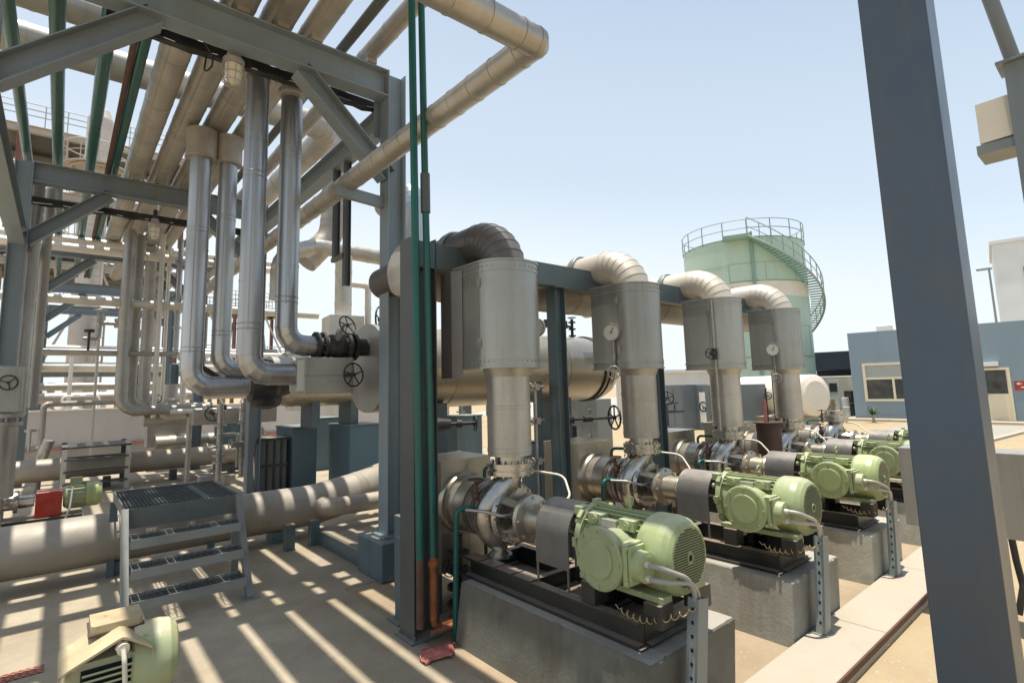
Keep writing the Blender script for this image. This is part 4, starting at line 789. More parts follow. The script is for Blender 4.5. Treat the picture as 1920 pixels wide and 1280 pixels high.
# small pump set far left with red guard
t = T('small_pump_set', 'small pump with a red coupling guard and green motor at the far left', 'pump', (-.09, 9.65, -.02))
MB().box((-.62, -.22, .02), (.42, .22, .20)).build('base_frame', 'black', t)
MB().box((-.07, -.15, .20), (.20, .15, .52)).build('coupling_guard', 'red', t, .01)
b = MB(); b.lathe((.21, 0, .42), (1, 0, 0), [(0, .12), (.02, .15), (.26, .15)], 24); 
for k in range(20): a = 2*PI*k/20; o_ = V((0, math.cos(a), math.sin(a))); b.beam(V((.25, 0, .42))+o_*.155, V((.44, 0, .42))+o_*.155, .006, .03, o_)
b.box((.27, -.08, .55), (.40, .08, .66)); b.build('motor_body', 'motor', t)
MB().lathe((.45, 0, .42), (1, 0, 0), [(0, .16), (.12, .165), (.17, .14), (.18, .02)], 28).build('fan_cover', 'motor', t)
b = MB(); b.lathe((-.08, 0, .42), (-1, 0, 0), [(0, .08), (.15, .09), (.16, .14), (.2, .14), (.21, .10), (.36, .10), (.37, .2), (.5, .22), (.55, .12)], 26); b.bolts((-.26, 0, .42), (1, 0, 0), .12, 8, .01, .03); b.build('bearing_housing', 'steelc', t)
MB().tube(bend([(.3, -.16, .55), (.28, -.3, .3), (.2, -.3, .02)], .1, 4), .012, 8, True).build('cable', 'cond', t)

# left edge clad riser with hand wheel box
t = T('clad_riser', 'clad riser with a box and hand wheel at the left edge', 'discharge pipe', (-.53, 9.05, 0))
MB().clad([(0, 0, .55), (0, 0, 1.40)], .17, seam=.4).build('lower_pipe', 'clad', t)
b = MB(); b.cyl((0, 0, .6), (0, 0, 1.55), .12, n=20); b.cyl((0, 0, 1.40), (0, 0, 1.45), .21, n=20); b.cyl((0, 0, 1.5), (0, 0, 1.55), .21, n=20); b.bolts((0, 0, 1.47), (0, 0, 1), .18, 10, .014, .08); b.cyl((0, 0, 0), (0, 0, .6), .09, n=16); b.build('flange', 'steeld', t)
MB().box((-.2, -.2, 1.57), (.17, .18, 2.12)).build('valve_box', 'cladbox', t, .006)
b = MB(); b.wheel((.05, -.26, 1.92), (.2, -1, 0), .085, .008, 3); b.cyl((.04, -.2, 1.92), (.05, -.27, 1.92), .015, n=8); b.build('hand_wheel', 'blk', t)
pipe_l = T('left_edge_pipes', 'pair of clad vertical pipes behind the rack column at the left edge', 'pipe', (-.44, 10.2, 0))
MB().clad([(0, 0, 1.5), (0, 0, 4.9)], .095, seam=.9).build('wide_pipe', 'clad', pipe_l)
MB().clad([(.15, .3, 1.6), (.15, .3, 4.9)], .06, seam=.9).build('slim_pipe', 'cladtan', pipe_l)

# ================================================================== LEFT MIDGROUND PIPING
def pipe(name, pts, r, m, lab, seam=1.0, br=None, cat='pipe', grp=None): 
    return tag(MB().clad(pts, r, br=br, seam=seam, n=18, nb=5).build(name, m), lab, cat, grp)
pipe('cross_pipe', [(-3, 13.2, 4.62), (4.2, 13.2, 4.62)], .085, 'cladlt', 'uppermost pale cross pipe at left, just under the third rack beam')
pipe('cross_pipe', [(-3, 12.6, 3.52), (4.6, 12.6, 3.52)], .08, 'cladlt', 'second pale cross pipe at left, striped with sun patches')
t = T('cross_pipe', 'low slim dark cross pipe at left with an upright valve stem', 'pipe', (0, 0, 0))
MB().clad([(-.5, 12.6, 2.55), (1.9, 12.6, 2.55)], .05, seam=.6).build('pipe', 'cladtan', t)
b = MB(); b.cyl((.35, 12.6, 2.6), (.35, 12.6, 2.95), .02, n=8); b.cyl((.35, 12.6, 2.93), (.35, 12.6, 2.98), .08, n=12); b.build('valve_stem', 'blk', t); b = MB(); b.box((.85, 12.53, 2.48), (.95, 12.67, 2.7)); b.box((.8, 12.57, 2.53), (1.0, 12.63, 2.57)); b.build('clamp', 'blk', t)
MB().cyl((1.86, 12.5, 2.48), (1.98, 12.7, 2.62), .12, n=14).build('end_cap', 'offwhite', t)
for x, y, r, lab, m in ((.87, 12.5, .095, 'leftmost of the grouped grey risers in the middle distance', 'clad'), (1.05, 12.8, .095, 'second of the grouped grey risers, tan brown', 'cladtan'), (1.36, 13.8, .11, 'third of the grouped grey risers, right of the cable ladder', 'cladtan')):
    pipe('mid_riser', [(x, y, 4.95), (x, y, 1.45), (x+1.3, y, 1.45)], r, m, lab, .9, .3, grp='grouped risers in the middle distance')
pipe('mid_riser', [(1.41, 12.5, 4.95), (1.41, 12.5, 1.3)], .045, 'cladlt', 'slim pale riser right of the grouped grey risers')
t = T('cable_ladder', 'narrow dark cable ladder strapped beside the grouped risers', 'cable ladder', (1.12, 12.55, 0))
b = MB(); b.box((-.04, 0, 1.3), (-.034, .02, 4.9)); b.box((.044, 0, 1.3), (.05, .02, 4.9))
for k in range(24): b.box((-.034, .005, 1.35+k*.15), (.044, .013, 1.36+k*.15))
b.build('ladder', 'galv', t)
pipe('far_floor_pipe', [(-6, 13.3, .42), (3.6, 13.3, .42)], .2, 'cladfl', 'second clad pipe along the floor further back, behind a small stile', 1.1)
for x in (.8, 1.9, 3.0): tag(MB().box((x-.06, 13.2, 0), (x+.06, 13.4, .2)).build('pipe_shoe', 'framed'), 'dark shoe under the far floor pipe, %s along it' % {.8: 'leftmost', 1.9: 'middle', 3.0: 'rightmost'}[x], 'pipe shoe')
# small stile over far pipe
t = T('far_stile', 'small pale railed stile over the far floor pipe', 'steps', (.13, 12.85, -.06))
for x in (0, .95):
    MB().box((x-.04, -.03, 0), (x+.04, .03, .92)).build('leg', 'cladlt', t)
    MB().box((x-.04, 1.0, 0), (x+.04, 1.06, .92)).build('leg', 'framed', t)
b = MB(); b.box((-.04, -.03, .86), (.99, 1.06, .89)); b.build('platform', 'framed', t)
for z in (.22, .44, .66): MB().box((0, -.16, z), (.95, .02, z+.025)).build('tread', 'framed', t)
# bent pipe stand at left
t = T('pipe_stand', 'brown upright pipe with a pale horizontal arm at left', 'pipe', (0, 0, 0))
MB().clad([(-.22, 13.6, 0), (-.22, 13.6, 1.62), (2.2, 14.6, 1.62)], .05, br=.08, seam=.7).build('pipe', 'cladtan', t)
b = MB(); b.cyl((-.36, 13.6, .8), (-.2, 13.6, .8), .04, n=10); b.cyl((-.38, 13.6, .75), (-.38, 13.6, 1.15), .02, n=8); b.cyl((-.38, 13.6, 1.12), (-.38, 13.6, 1.16), .09, n=14); b.cyl((-.2, 13.55, .6), (-.1, 13.5, .95), .09, n=10); b.build('valve', 'steeld', t)
# clad strainer box with pipe
t = T('strainer_box', 'olive clad box with a shiny horizontal pipe behind the far floor pipe', 'valve box', (1.95, 15.3, 0))
MB().box((-.35, -.25, .55), (.45, .25, 1.25)).build('box', 'cladtan', t, .006); MB().clad([(-.2, -.35, .62), (1.6, -.35, .62)], .19, seam=.5).build('pipe', 'brass', t); MB().cyl((.1, 0, 1.25), (.1, 0, 2.0), .15, n=18).build('neck', 'cladtan', t)
MB().wheel((.25, -.3, 1.5), (0, -1, .2), .1, .01).build('hand_wheel', 'blk', t)
for k, (x, y, h, lab) in enumerate(((1.62, 18.0, 2.6, 'dark teal post left of the strainer box'), (2.42, 17.6, 2.6, 'dark teal post right of the strainer box'), (1.34, 18.4, 1.3, 'short teal post with a small box by the white wall'))):
    tag(MB().ibeam((x, y, 0), (x, y, h), .2, .18, .02, (1, 0, 0)).build('teal_post', 'teal'), lab, 'post')
tag(MB().box((.95, 18.3, .95), (1.25, 18.5, 1.35)).build('junction_box', 'teal', bev=.01), 'small teal junction box in front of the white wall', 'junction box')
pipe('slim_standpipe', [(1.96, 12.1, 0), (1.96, 12.1, 1.3)], .045, 'cladtan', 'slim brown standpipe just left of the far rack column')
# clutter: small concrete blocks + valves between columns
for k, (x, y) in enumerate(((2.0, 12.8), (2.25, 12.5), (2.15, 11.9), (2.5, 11.6))):
    tag(MB().box((x, y, 0), (x+.2, y+.25, .12+.02*k)).build('concrete_block', 'plinthtop', bev=.01), 'small concrete block by the far column base, %s in the line' % ['farthest', 'second farthest', 'second nearest', 'nearest'][k], 'block')
vt = T('flange_cluster', 'cluster of dark flanges and drain valves under the riser feet, leftmost', 'valve', (2.25, 10.9, 0), group='dark valve clusters under the exchangers')
b = MB(); b.tube([(0, 0, .15), (0, 0, 1.55)], .05, 12)
for z in (.5, .62, .95, 1.15, 1.4): b.cyl((0, 0, z), (0, 0, z+.03), .11, n=16)
b.wheel((-.22, -.05, .78), (1, .2, 0), .09, .009); b.cyl((-.22, -.05, .78), (0, 0, .78), .018, n=8); b.build('valve_stack', 'steeld', vt)
b = MB(); b.tube(bend([(0, 0, 1.0), (.3, 0, 1.0), (.3, 0, .4)], .08, 4), .03, 10, True); b.box((.2, -.05, .75), (.4, .05, .85)); b.build('branch_line', 'clad', vt)
for k, (x, y, lab) in enumerate(((2.75, 11.4, 'cluster of dark flanges right of the second rack column, left one'), (3.15, 12.4, 'cluster of dark flanges right of the second rack column, further back'), (4.7, 10.8, 'valve cluster in the gap beside the pale blue pier'), (5.25, 12.6, 'valve cluster far back beside the central column'), (7.3, 10.6, 'valve cluster seen right under the exchanger, beside the first riser'), (6.0, 11.6, 'valve cluster seen under the exchanger middle'))):
    dup(vt, (x, y, 0), .4*k, lab)
for k, (x, y, w_, h, z, lab) in enumerate(((2.9, 11.5, .5, .35, 1.15, 'tan clad box under the foot of the left risers'), (1.95, 11.7, .8, .3, 1.15, 'tan clad box left of the black wrapped valve'), (4.1, 12.9, .5, .5, 1.3, 'cream rag wrapped box hanging under the second exchanger'), (5.0, 12.4, .4, .7, 1.1, 'pale clad box far behind the central column'), (6.6, 8.3, .5, .55, 1.15, 'brown clad panel box under the exchanger, left of the first riser'))):
    tag(MB().box((x, y, z), (x+w_, y+.4, z+h)).build('clad_box', ['cladtan', 'cladtan', 'offwhite', 'cladlt', 'cladtan'][k], bev=.01), lab, 'clad box')
t = T('wrapped_valve', 'black plastic wrapped valve under the front riser elbow', 'valve', (1.95, 7.4, 1.70))
b = MB(); b.lathe((-.12, 0, .1), (1, 0, 0), [(0, .10), (.02, .2), (.12, .22), (.3, .2), (.36, .15), (.5, .11)], 14); b.lathe((.1, 0, .05), (0, 0, -1), [(0, .14), (.12, .2), (.2, .17), (.24, .05)], 12); b.build('wrapping', 'blk', t)
pipe('black_trace_line', [(1.30, 7.7, 3.1), (1.30, 7.7, 2.1), (1.7, 7.6, 1.8)], .035, 'blk', 'black wrapped tracing line left of the slimmer riser')
t = T('wheel_valve', 'black hand wheel valve between the two front risers near their feet', 'valve', (1.92, 6.9, 2.0))
b = MB(); b.wheel((0, 0, 0), (.2, -1, 0), .11, .009, 4); b.cyl((0, 0, 0), (.03, .3, 0), .015, n=8); b.build('hand_wheel', 'blk', t); b = MB(); b.cyl((.05, .15, 0), (.35, .2, 0), .17, n=20); b.build('body', 'clad', t)
t = T('small_wheel_valve', 'small black hand wheel valve on a slim pale line at left centre', 'valve', (0, 0, 0))
MB().clad([(1.6, 11.8, 1.42), (3.2, 11.8, 1.42)], .045, seam=.4).build('pipe', 'cladlt', t); b = MB(); b.wheel((2.25, 11.5, 1.36), (0, -1, .4), .14, .012, 3); b.cyl((2.25, 11.5, 1.36), (2.25, 11.8, 1.42), .03, n=8); b.cyl((2.45, 11.8, 1.42), (2.52, 11.8, 1.42), .11, n=14); b.build('hand_wheel', 'blk', t)

# bund wall
bw = T('bund_wall', 'long white rendered wall with a red band across the far left', 'wall', (0, 17.2, 0))
MB().box((-14, 0, .62), (9, .2, 1.42)).build('upper_wall', 'bund', bw); MB().box((-14, -.06, .0), (9, .2, .5)).build('lower_wall', 'plinthtop', bw); MB().box((-14, -.075, .502), (9, .2, .58)).build('red_band', 'fadedred', bw); MB().box((-14, -.02, .582), (9, .2, .618)).build('shadow_gap', 'bund', bw); MB().box((-14, -.05, 1.422), (9, .25, 1.46)).build('coping', 'white', bw)
tag(MB().tube(bend([(.05, 17.3, 1.45), (.05, 17.3, 1.78), (.78, 17.3, 1.78), (.78, 17.3, 1.45)], .1, 4), .025, 10, True).build('white_hoop_rail', 'white'), 'small white hoop handrail on top of the white wall', 'handrail')
# plant beyond the wall: pipe runs, posts
for k, (y, z, r, m, lab) in enumerate(((20, 3.05, .10, 'cladlt', 'upper cream pipe run beyond the white wall'), (20, 2.62, .14, 'cladlt', 'thicker cream pipe run beyond the white wall'), (22, 2.1, .12, 'cladtan', 'tan pipe run low beyond the white wall'), (26, 3.6, .12, 'cladlt', 'highest pale pipe run beyond the white wall'), (23, 1.75, .18, 'cladtan', 'lowest tan pipe run beyond the white wall'))):
    pipe('far_pipe_run', [(-14, y, z), (6.5, y, z)], r, m, lab, 1.5, grp='pipe runs beyond the white wall')
tag(MB().beam((-14, 20.3, 2.42), (6.5, 20.3, 2.42), .15, .14).build('far_beam', 'frame'), 'long grey beam under the cream pipe runs beyond the wall', 'beam')
rnd = random.Random(11)
for k, (x, y, h, w_, m, lab) in enumerate(((.2, 19.8, 2.9, .09, 'white', 'white post beyond the wall carrying the cream pipes, left'), (2.4, 20.3, 2.4, .12, 'offwhite', 'cream post beyond the wall, right'), (-1.2, 21, 2.1, .16, 'green', 'green vertical pipe beyond the wall, leftmost'), (-.65, 21, 2.1, .14, 'green', 'second green vertical pipe beyond the wall'), (-.9, 20.6, 2.2, .10, 'redst', 'brown post between two green pipes beyond the wall'))):
    tag(MB().cyl((x, y, -.1), (x, y, h), w_/2*1.1, n=10).build('far_post', m), lab, 'post')
for k in range(7):
    x = -1.0+k*.75; tag(MB().lathe((x, 24+rnd.random()*2, -.1), (0, 0, 1), [(0, .3), (.9+rnd.random()*.5, .3), (1.3+rnd.random()*.4, .12), (2.4, .1)], 14).build('far_pump_casing', ['cladlt', 'tansteel', 'white'][k % 3]), 'squat %s casing beyond the white wall, number %s from the left' % (['pale clad', 'tan steel', 'white'][k % 3], ['one', 'two', 'three', 'four', 'five', 'six', 'seven'][k]), 'casing', 'casings beyond the white wall')

# towers far left
def tower(x, y, r, h, lab, m='tow'):
    t = T('process_tower', lab, 'tower', (x, y, -.1), group='process towers')
    b = MB(); b.lathe((0, 0, 0), (0, 0, 1), [(0, r*1.15), (h*.12, r*1.15), (h*.14, r), (h-.6, r), (h-.2, r*.7), (h, .05)], 28)
    for k in range(int(h/1.6)): b.lathe((0, 0, 1.6*k+1.2), (0, 0, 1), [(0, r*1.0), (0, r*1.02), (.06, r*1.02), (.06, r)], 28, False)
    b.build('shell', m, t)
    for z in (h*.55, h*.8):
        b = MB(); b.torus((0, 0, z), (0, 0, 1), r+.4, .05, 20, 4); b.torus((0, 0, z+.9), (0, 0, 1), r+.7, .025, 20, 4); b.torus((0, 0, z+.45), (0, 0, 1), r+.7, .02, 20, 4)
        for k in range(12): a = 2*PI*k/12; b.cyl(((r+.7)*math.cos(a), (r+.7)*math.sin(a), z), ((r+.7)*math.cos(a), (r+.7)*math.sin(a), z+.9), .02, n=5)
        b.lathe((0, 0, z), (0, 0, 1), [(0, r+.7), (.05, r+.7), (.05, r)], 20, False); b.build('platform', 'tansteel', t)
    b = MB(); a = -1.2; q = (r+.15)
    for s in (-.12, .12): b.cyl((q*math.cos(a)+s, q*math.sin(a), 0), (q*math.cos(a)+s, q*math.sin(a), h*.8), .025, n=5)
    for k in range(int(h*.8/.35)): b.cyl((q*math.cos(a)-.12, q*math.sin(a), .35*k), (q*math.cos(a)+.12, q*math.sin(a), .35*k), .015, n=4)
    b.build('ladder', 'tansteel', t)
tower(.62, 27.2, .44, 14.0, 'weathered cylindrical process tower in the haze at far left')
tower(.62, 50, .45, 21, 'taller tan process tower behind the first')
tower(-1.6, 44, .7, 15, 'slender process tower close to the left edge', 'cladtan')
# elevated steel structure
def structure(x0, x1, y0, y1, levels, nx, lab, m1='tansteel', m2='redst'):
    t = T('steel_structure', lab, 'steel structure', (x0, y0, -.1)); X, Y = x1-x0, y1-y0; H = levels[-1]
    for i in range(nx+1):
        for y in (0, Y):
            MB().ibeam((X*i/nx, y, 0), (X*i/nx, y, H), .22, .2, .02, (1, 0, 0)).build('post', m2 if i % 2 else m1, t)
    for z in levels:
        b = MB()
        for y in (0, Y): b.ibeam((0, y, z), (X, y, z), .35, .25, .03)
        for i in range(nx*2+1): b.ibeam((X*i/nx/2, 0, z), (X*i/nx/2, Y, z), .25, .2, .03)
        b.build('floor_beams', m1, t)
        b = MB(); b.box((0, 0, z+.18), (X, Y, z+.2)); b.build('deck', 'framed', t)
        b = MB()
        for y in (0, Y):
            for q in (.5, .8, 1.1): b.cyl((0, y, z+.2+q), (X, y, z+.2+q), .025, n=5)
            for i in range(nx*4+1): b.cyl((X*i/nx/4, y, z+.2), (X*i/nx/4, y, z+1.3), .025, n=5)
        b.build('handrail', m1, t)
    z0 = 0
    b = MB()
    for z in levels:
        for i in range(nx):
            if (i+int(z)) % 2: b.beam((X*i/nx, 0, z0), (X*(i+1)/nx, 0, z), .1, .1)
            else: b.beam((X*(i+1)/nx, 0, z0), (X*i/nx, 0, z), .1, .1)
        z0 = z
    b.build('cross_braces', m1, t)
    b = MB(); r2 = random.Random(5)
    for z in levels[:-1]:
        for k in range(4):
            y = r2.uniform(.2, Y-.2); b.cyl((0, y, z+.5+r2.random()*.8), (X, y, z+.5+r2.random()*.8), r2.uniform(.06, .2), n=10)
    for k in range(10):
        x = r2.uniform(0, X); b.cyl((x, r2.uniform(0, Y), 0), (x, r2.uniform(0, Y), H*r2.uniform(.6, 1)), r2.uniform(.05, .16), n=8)
    b.build('process_piping', 'cladtan', t)
    return t
structure(-5.5, 4.5, 33, 37, [8.2, 11.6, 14.6], 3, 'tall decked steel structure full of pipes beyond the rack at left')
structure(7.5, 13, 42, 46, [4, 8], 3, 'low steel structure with pipes seen between the risers')
for k, (x, y, h, lab) in enumerate(((-2.3, 27, 9, 'red oxide vertical pipe in the far plant, leftmost'), (-.9, 27.3, 8, 'red oxide vertical pipe in the far plant, second'), (.35, 27, 10, 'red oxide vertical pipe in the far plant, third'), (2.6, 27.2, 7.5, 'red oxide vertical pipe in the far plant, rightmost'))):
    tag(MB().cyl((x, y, -.1), (x, y, h), .07, n=10).build('red_riser', 'redst'), lab, 'pipe', 'red oxide risers in the far plant')
for k, (x, y, h, lab) in enumerate(((.75, 28, 5.2, 'far platform ladder frame left of the near tower'), (1.7, 26, 6.0, 'far slim lattice mast right of the near tower'))):
    b = MB(); b.cyl((x, y, -.1), (x, y, h), .04, n=6); b.cyl((x+.5, y, -.1), (x+.5, y, h), .04, n=6)
    for j in range(int(h/.5)): b.cyl((x, y, j*.5), (x+.5, y, j*.5+.25), .02, n=5)
    tag(b.build('lattice_mast', 'tansteel'), lab, 'mast')
rnd = random.Random(9)
for k in range(9):
    x = 5.8+k*1.25+rnd.random()*.3; y = 21+rnd.random()*5; h = 1.7+rnd.random()*1.2
    b = MB(); b.lathe((x, y, -.1), (0, 0, 1), [(0, .25), (h*.7, .25), (h*.8, .1), (h, .1)], 14); b.cyl((x, y, h*.5), (x+1.1, y+.1, h*.5), .08, n=10)
    tag(b.build('far_filter', ['cladlt', 'tansteel', 'framed'][k % 3]), 'far %s filter vessel behind the exchangers, number %s from the left' % (['pale', 'tan', 'dark'][k % 3], ['one', 'two', 'three', 'four', 'five', 'six', 'seven', 'eight', 'nine'][k]), 'filter', 'filters behind the exchangers')

# ================================================================== RIGHT BACKGROUND
tk = T('storage_tank', 'big pale green cylindrical storage tank with a white band, spiral stairs and roof rail', 'tank', (27, 13.1, -.1))
TR, TH = 2.9, 8.62
b = MB(); b.cyl((0, 0, 0), (0, 0, 5.75), TR, n=64, cap=False); b.cyl((0, 0, 6.45), (0, 0, TH), TR, n=64, cap=False); b.lathe((0, 0, TH), (0, 0, 1), [(0, TR), (.3, .1), (.31, 0)], 64, False)
b.build('shell', 'tankg', tk)
MB().cyl((0, 0, 5.752), (0, 0, 6.448), TR, n=64, cap=False).build('white_band', 'offwhite', tk)
b = MB()
for z in (2.9, 6.48, TH-.03): b.torus((0, 0, z), (0, 0, 1), TR+.01, .022, 64, 4)
for z in (1.45, 4.35, 7.35): b.torus((0, 0, z), (0, 0, 1), TR+.004, .010, 64, 4)
for k in range(9): b.cyl(((TR+.003)*math.cos(3.1+k*.28), (TR+.003)*math.sin(3.1+k*.28), (6.5 if k % 2 else 2.9)), ((TR+.003)*math.cos(3.1+k*.28), (TR+.003)*math.sin(3.1+k*.28), (7.35 if k % 2 else 4.35)), .01, n=4)
b.cyl((TR*math.cos(3.75)*1.02, TR*math.sin(3.75)*1.02, 0), (TR*math.cos(3.75)*1.02, TR*math.sin(3.75)*1.02, TH+.2), .07, n=8)
b.build('ring_stiffener', 'tankgd', tk)
b = MB()
for q in (.42, .84): b.torus((0, 0, TH+q), (0, 0, 1), TR+.03, .022, 64, 5)
for k in range(17): a = 2*PI*k/17; b.cyl(((TR+.03)*math.cos(a), (TR+.03)*math.sin(a), TH-.1), ((TR+.03)*math.cos(a), (TR+.03)*math.sin(a), TH+.84), .025, n=5)
b.build('roof_rail', 'tanksteel', tk)
# stairs: start at the top facing camera and descend to the right
a0, a1 = R_(211), R_(440); NS = 84
b = MB(); hr = MB()
for k in range(NS):
    f_ = k/(NS-1); a = a0+(a1-a0)*f_; z = TH-.1-f_*(TH-.2)
    for_ = [(TR+.05, -.035), (TR+.66, -.035), (TR+.66, .035), (TR+.05, .035)]
    vs = [(q*math.cos(a+d), q*math.sin(a+d), z+e) for e in (0, .04) for q, d in for_]
    b.add(vs, [(0, 1, 2, 3), (7, 6, 5, 4), (0, 4, 5, 1), (1, 5, 6, 2), (2, 6, 7, 3), (3, 7, 4, 0)])
    if k % 3 == 0: hr.cyl(((TR+.66)*math.cos(a), (TR+.66)*math.sin(a), z), ((TR+.66)*math.cos(a), (TR+.66)*math.sin(a), z+.85), .022, n=5)
P_ = lambda q, off: [(q*math.cos(a0+(a1-a0)*k/60), q*math.sin(a0+(a1-a0)*k/60), TH-.1-k/60*(TH-.2)+off) for k in range(61)]
b.build('stair_treads', 'tankgd', tk)
hr.tube(P_(TR+.66, .85), .024, 6, True); hr.tube(P_(TR+.66, .42), .018, 5, True); hr.tube(P_(TR+.66, 0), .05, 5, True); hr.build('stair_rail', 'tanksteel', tk)
b = MB(); a = a0-.16; vs = []
for e in (-.15, 0): vs += [(q*math.cos(a0+d), q*math.sin(a0+d), TH+e) for q, d in ((TR, -.34), (TR+.68, -.30), (TR+.68, .02), (TR, .02))]
b.add(vs, [(0, 1, 2, 3), (7, 6, 5, 4), (0, 4, 5, 1), (1, 5, 6, 2), (2, 6, 7, 3), (3, 7, 4, 0)]); b.build('top_landing', 'tankgd', tk)
# cream horizontal vessel
t = T('horizontal_vessel', 'cream horizontal drum tank on a concrete saddle below the green tank', 'tank', (19.46, 7.36, -.1))
d = V((.38, .92, 0)); L0 = V((0, 0, 1.28))
b = MB(); b.lathe(L0, d, [(-.10, .48), (-.03, .66), (0, .70), (3.2, .70), (3.23, .66), (3.27, .45)], 36); b.build('shell', 'offwhite', t)
MB().beam(L0+d*.3+V((0, 0, -.86)), L0+d*3.0+V((0, 0, -.86)), .9, .84).build('saddle', 'plinthtop', t)
# blue cabinets + white shed
for k, (x, y, w_, h, lab) in enumerate(((17.6, 11.2, 1.0, 1.75, 'grey blue equipment container beside the second riser, leftmost'), (17.95, 10.25, .95, 1.72, 'grey blue equipment container with a white lettered panel'), (18.3, 9.35, .85, 1.7, 'grey blue equipment container, rightmost of the three'))):
    t = T('equipment_container', lab, 'container', (x, y, -.1), rz=R_(-20), group='grey blue equipment containers')
    MB().box((0, 0, .05), (1.2, w_, h)).build('body', 'contg', t, .02); b = MB(); b.box((-.012, .05, .12), (0, w_/2-.02, h-.08)); b.box((-.012, w_/2+.02, .12), (0, w_-.05, h-.08)); b.build('door', 'contg', t)
    MB().box((-.04, w_/2-.05, .8), (-.013, w_/2-.03, 1.0)).build('handle', 'blk', t)
    if k == 1:
        pn = MB().box((-.02, .30, .35), (-.0125, .62, 1.45)).build('white_panel', 'white', t)
        cu = bpy.data.curves.new('g', 'FONT'); cu.body = 'G'; cu.size = .55; cu.extrude = .003; cu.align_x = 'CENTER'; cu.align_y = 'CENTER'
        to = bpy.data.objects.new('tmp', cu); C.objects.link(to); dg = bpy.context.evaluated_depsgraph_get(); me = bpy.data.meshes.new_from_object(to.evaluated_get(dg)); bpy.data.objects.remove(to)
        me.materials.clear(); me.materials.append(M['navy']); lo = bpy.data.objects.new('panel_letter', me); C.objects.link(lo); lo.parent = pn
        lo.matrix_local = Matrix(((0, 0, -1, -.024), (-1, 0, 0, .46), (0, 1, 0, .9), (0, 0, 0, 1)))
t = T('white_shed', 'low white corrugated shed behind the second discharge riser', 'shed', (21, 14.3, -.1), rz=R_(-15))
b = MB(); b.box((0, 0, 0), (3, 3.6, 2.3))
for k in range(24): b.box((-.03, k*.15, .1), (0, k*.15+.07, 2.28))
b.build('wall', 'white', t); MB().box((-.2, -.2, 2.3), (3.2, 3.8, 2.42)).build('roof', 'white', t)
# black vertical pump
t = T('black_vertical_pump', 'black vertical pump with a side arm right of the second riser', 'pump', (9.0, 6.16, 0))
b = MB(); b.lathe((0, 0, 0), (0, 0, 1), [(0, .16), (.35, .14), (.4, .10), (.8, .10), (.82, .16), (.88, .16), (.9, .10), (1.3, .09), (1.32, .05), (1.5, .05)], 18); b.build('body', 'blk', t)
b = MB(); b.cyl((-.1, 0, 1.15), (.55, -.1, 1.15), .03, n=8); b.cyl((0, 0, 1.3), (.35, -.1, 1.32), .02, n=8); b.build('side_arm', 'blk', t)
# grey panel box + red box by the exchanger
t = T('weathered_panel', 'pale weathered instrument cabinet with a slot behind the second teal column', 'cabinet', (7.0, 6.12, 0))
MB().box((0, 0, .56), (.4, .74, 1.47)).build('body', 'galv', t, .01); MB().box((-.008, .48, .66), (0, .60, 1.0)).build('slot', 'hole', t)
for z in (.86, 1.28): MB().cyl((-.03, .16, z), (0, .16, z), .03, n=10).build('knob', 'steeld', t)
MB().box((-.006, .0, 1.08), (0, .74, 1.095)).build('seam', 'steeld', t)
for y in (.05, .63): MB().box((.2, y, 0), (.26, y+.06, .56)).build('leg', 'teal', t)
t = T('red_hose_cabinet', 'bright red fire hose cabinet behind the nearest discharge riser', 'cabinet', (9.0, 9.55, 0))
MB().box((0, 0, 1.0), (.2, .36, 1.58)).build('cabinet_box', 'red', t, .015); MB().box((.06, .1, 0), (.12, .2, 1.0)).build('post', 'redst', t)
# blue building
p0 = V((26.0, 8.26, 0)); p1 = V((26.75, 3.12, 0)); dd = (p1-p0).normalized(); ang = math.atan2(dd.y, dd.x)
bd = T('blue_building', 'single storey blue grey rendered building with a wide window and a cream door', 'building', (p0.x, p0.y, -.1), rz=ang)
# local: +x along wall to the right, +y away behind? wall normal towards camera is -y rotated
def bb(a, b_, name, m, par=None, bev=0): return MB().box(a, b_).build(name, m, par or bd, bev)
H = 3.75; sgn = 1
# front wall with real openings (wall thickness .2, y 0..+.2 is inside)
b = MB(); ops = [(.42, 3.05, .84, 2.42), (4.16, 5.0, .12, 2.06)]
xs = [0, .42, 3.05, 4.16, 5.0, 16]
b.box((0, 0, 0), (.42, .2, H)); b.box((3.05, 0, 0), (4.16, .2, H)); b.box((5.0, 0, 0), (16, .2, H))
b.box((.42, .0, 0), (3.05, .2, .84)); b.box((.42, 0, 2.42), (3.05, .2, H)); b.box((4.16, 0, 2.06), (5.0, .2, H)); b.box((4.16, 0, 0), (5.0, .2, .12))
b.box((0, .2, 0), (.2, 8, H)); b.box((.2, 7.8, 0), (16, 8, H)); b.box((15.8, .2, 0), (16, 7.8, H)); b.build('wall', 'bwall', bd)
bb((.2, .2, H-.35), (15.8, 7.8, H-.25), 'roof', 'plinthtop'); bb((.2, 1.6, .12), (15.8, 1.65, H-.4), 'inner_partition', 'navy')
wn = MB(); 
for a in (((.42, -.03, .84), (.52, .08, 2.42)), ((2.95, -.03, .84), (3.05, .08, 2.42)), ((.52, -.03, .84), (2.95, .08, .93)), ((.52, -.03, 2.33), (2.95, .08, 2.42)), ((.52, -.03, 1.74), (2.95, .08, 1.83)), ((1.42, -.03, .93), (1.5, .08, 1.74)), ((2.2, -.03, .93), (2.28, .08, 1.74))): wn.box(*a)
wn = wn.build('window', 'cream', bd); bb((.52, .03, .93), (2.95, .045, 1.74), 'pane', 'glass', wn); bb((.52, .03, 1.83), (2.95, .045, 2.33), 'blind', 'blind', wn)
dn = MB(); 
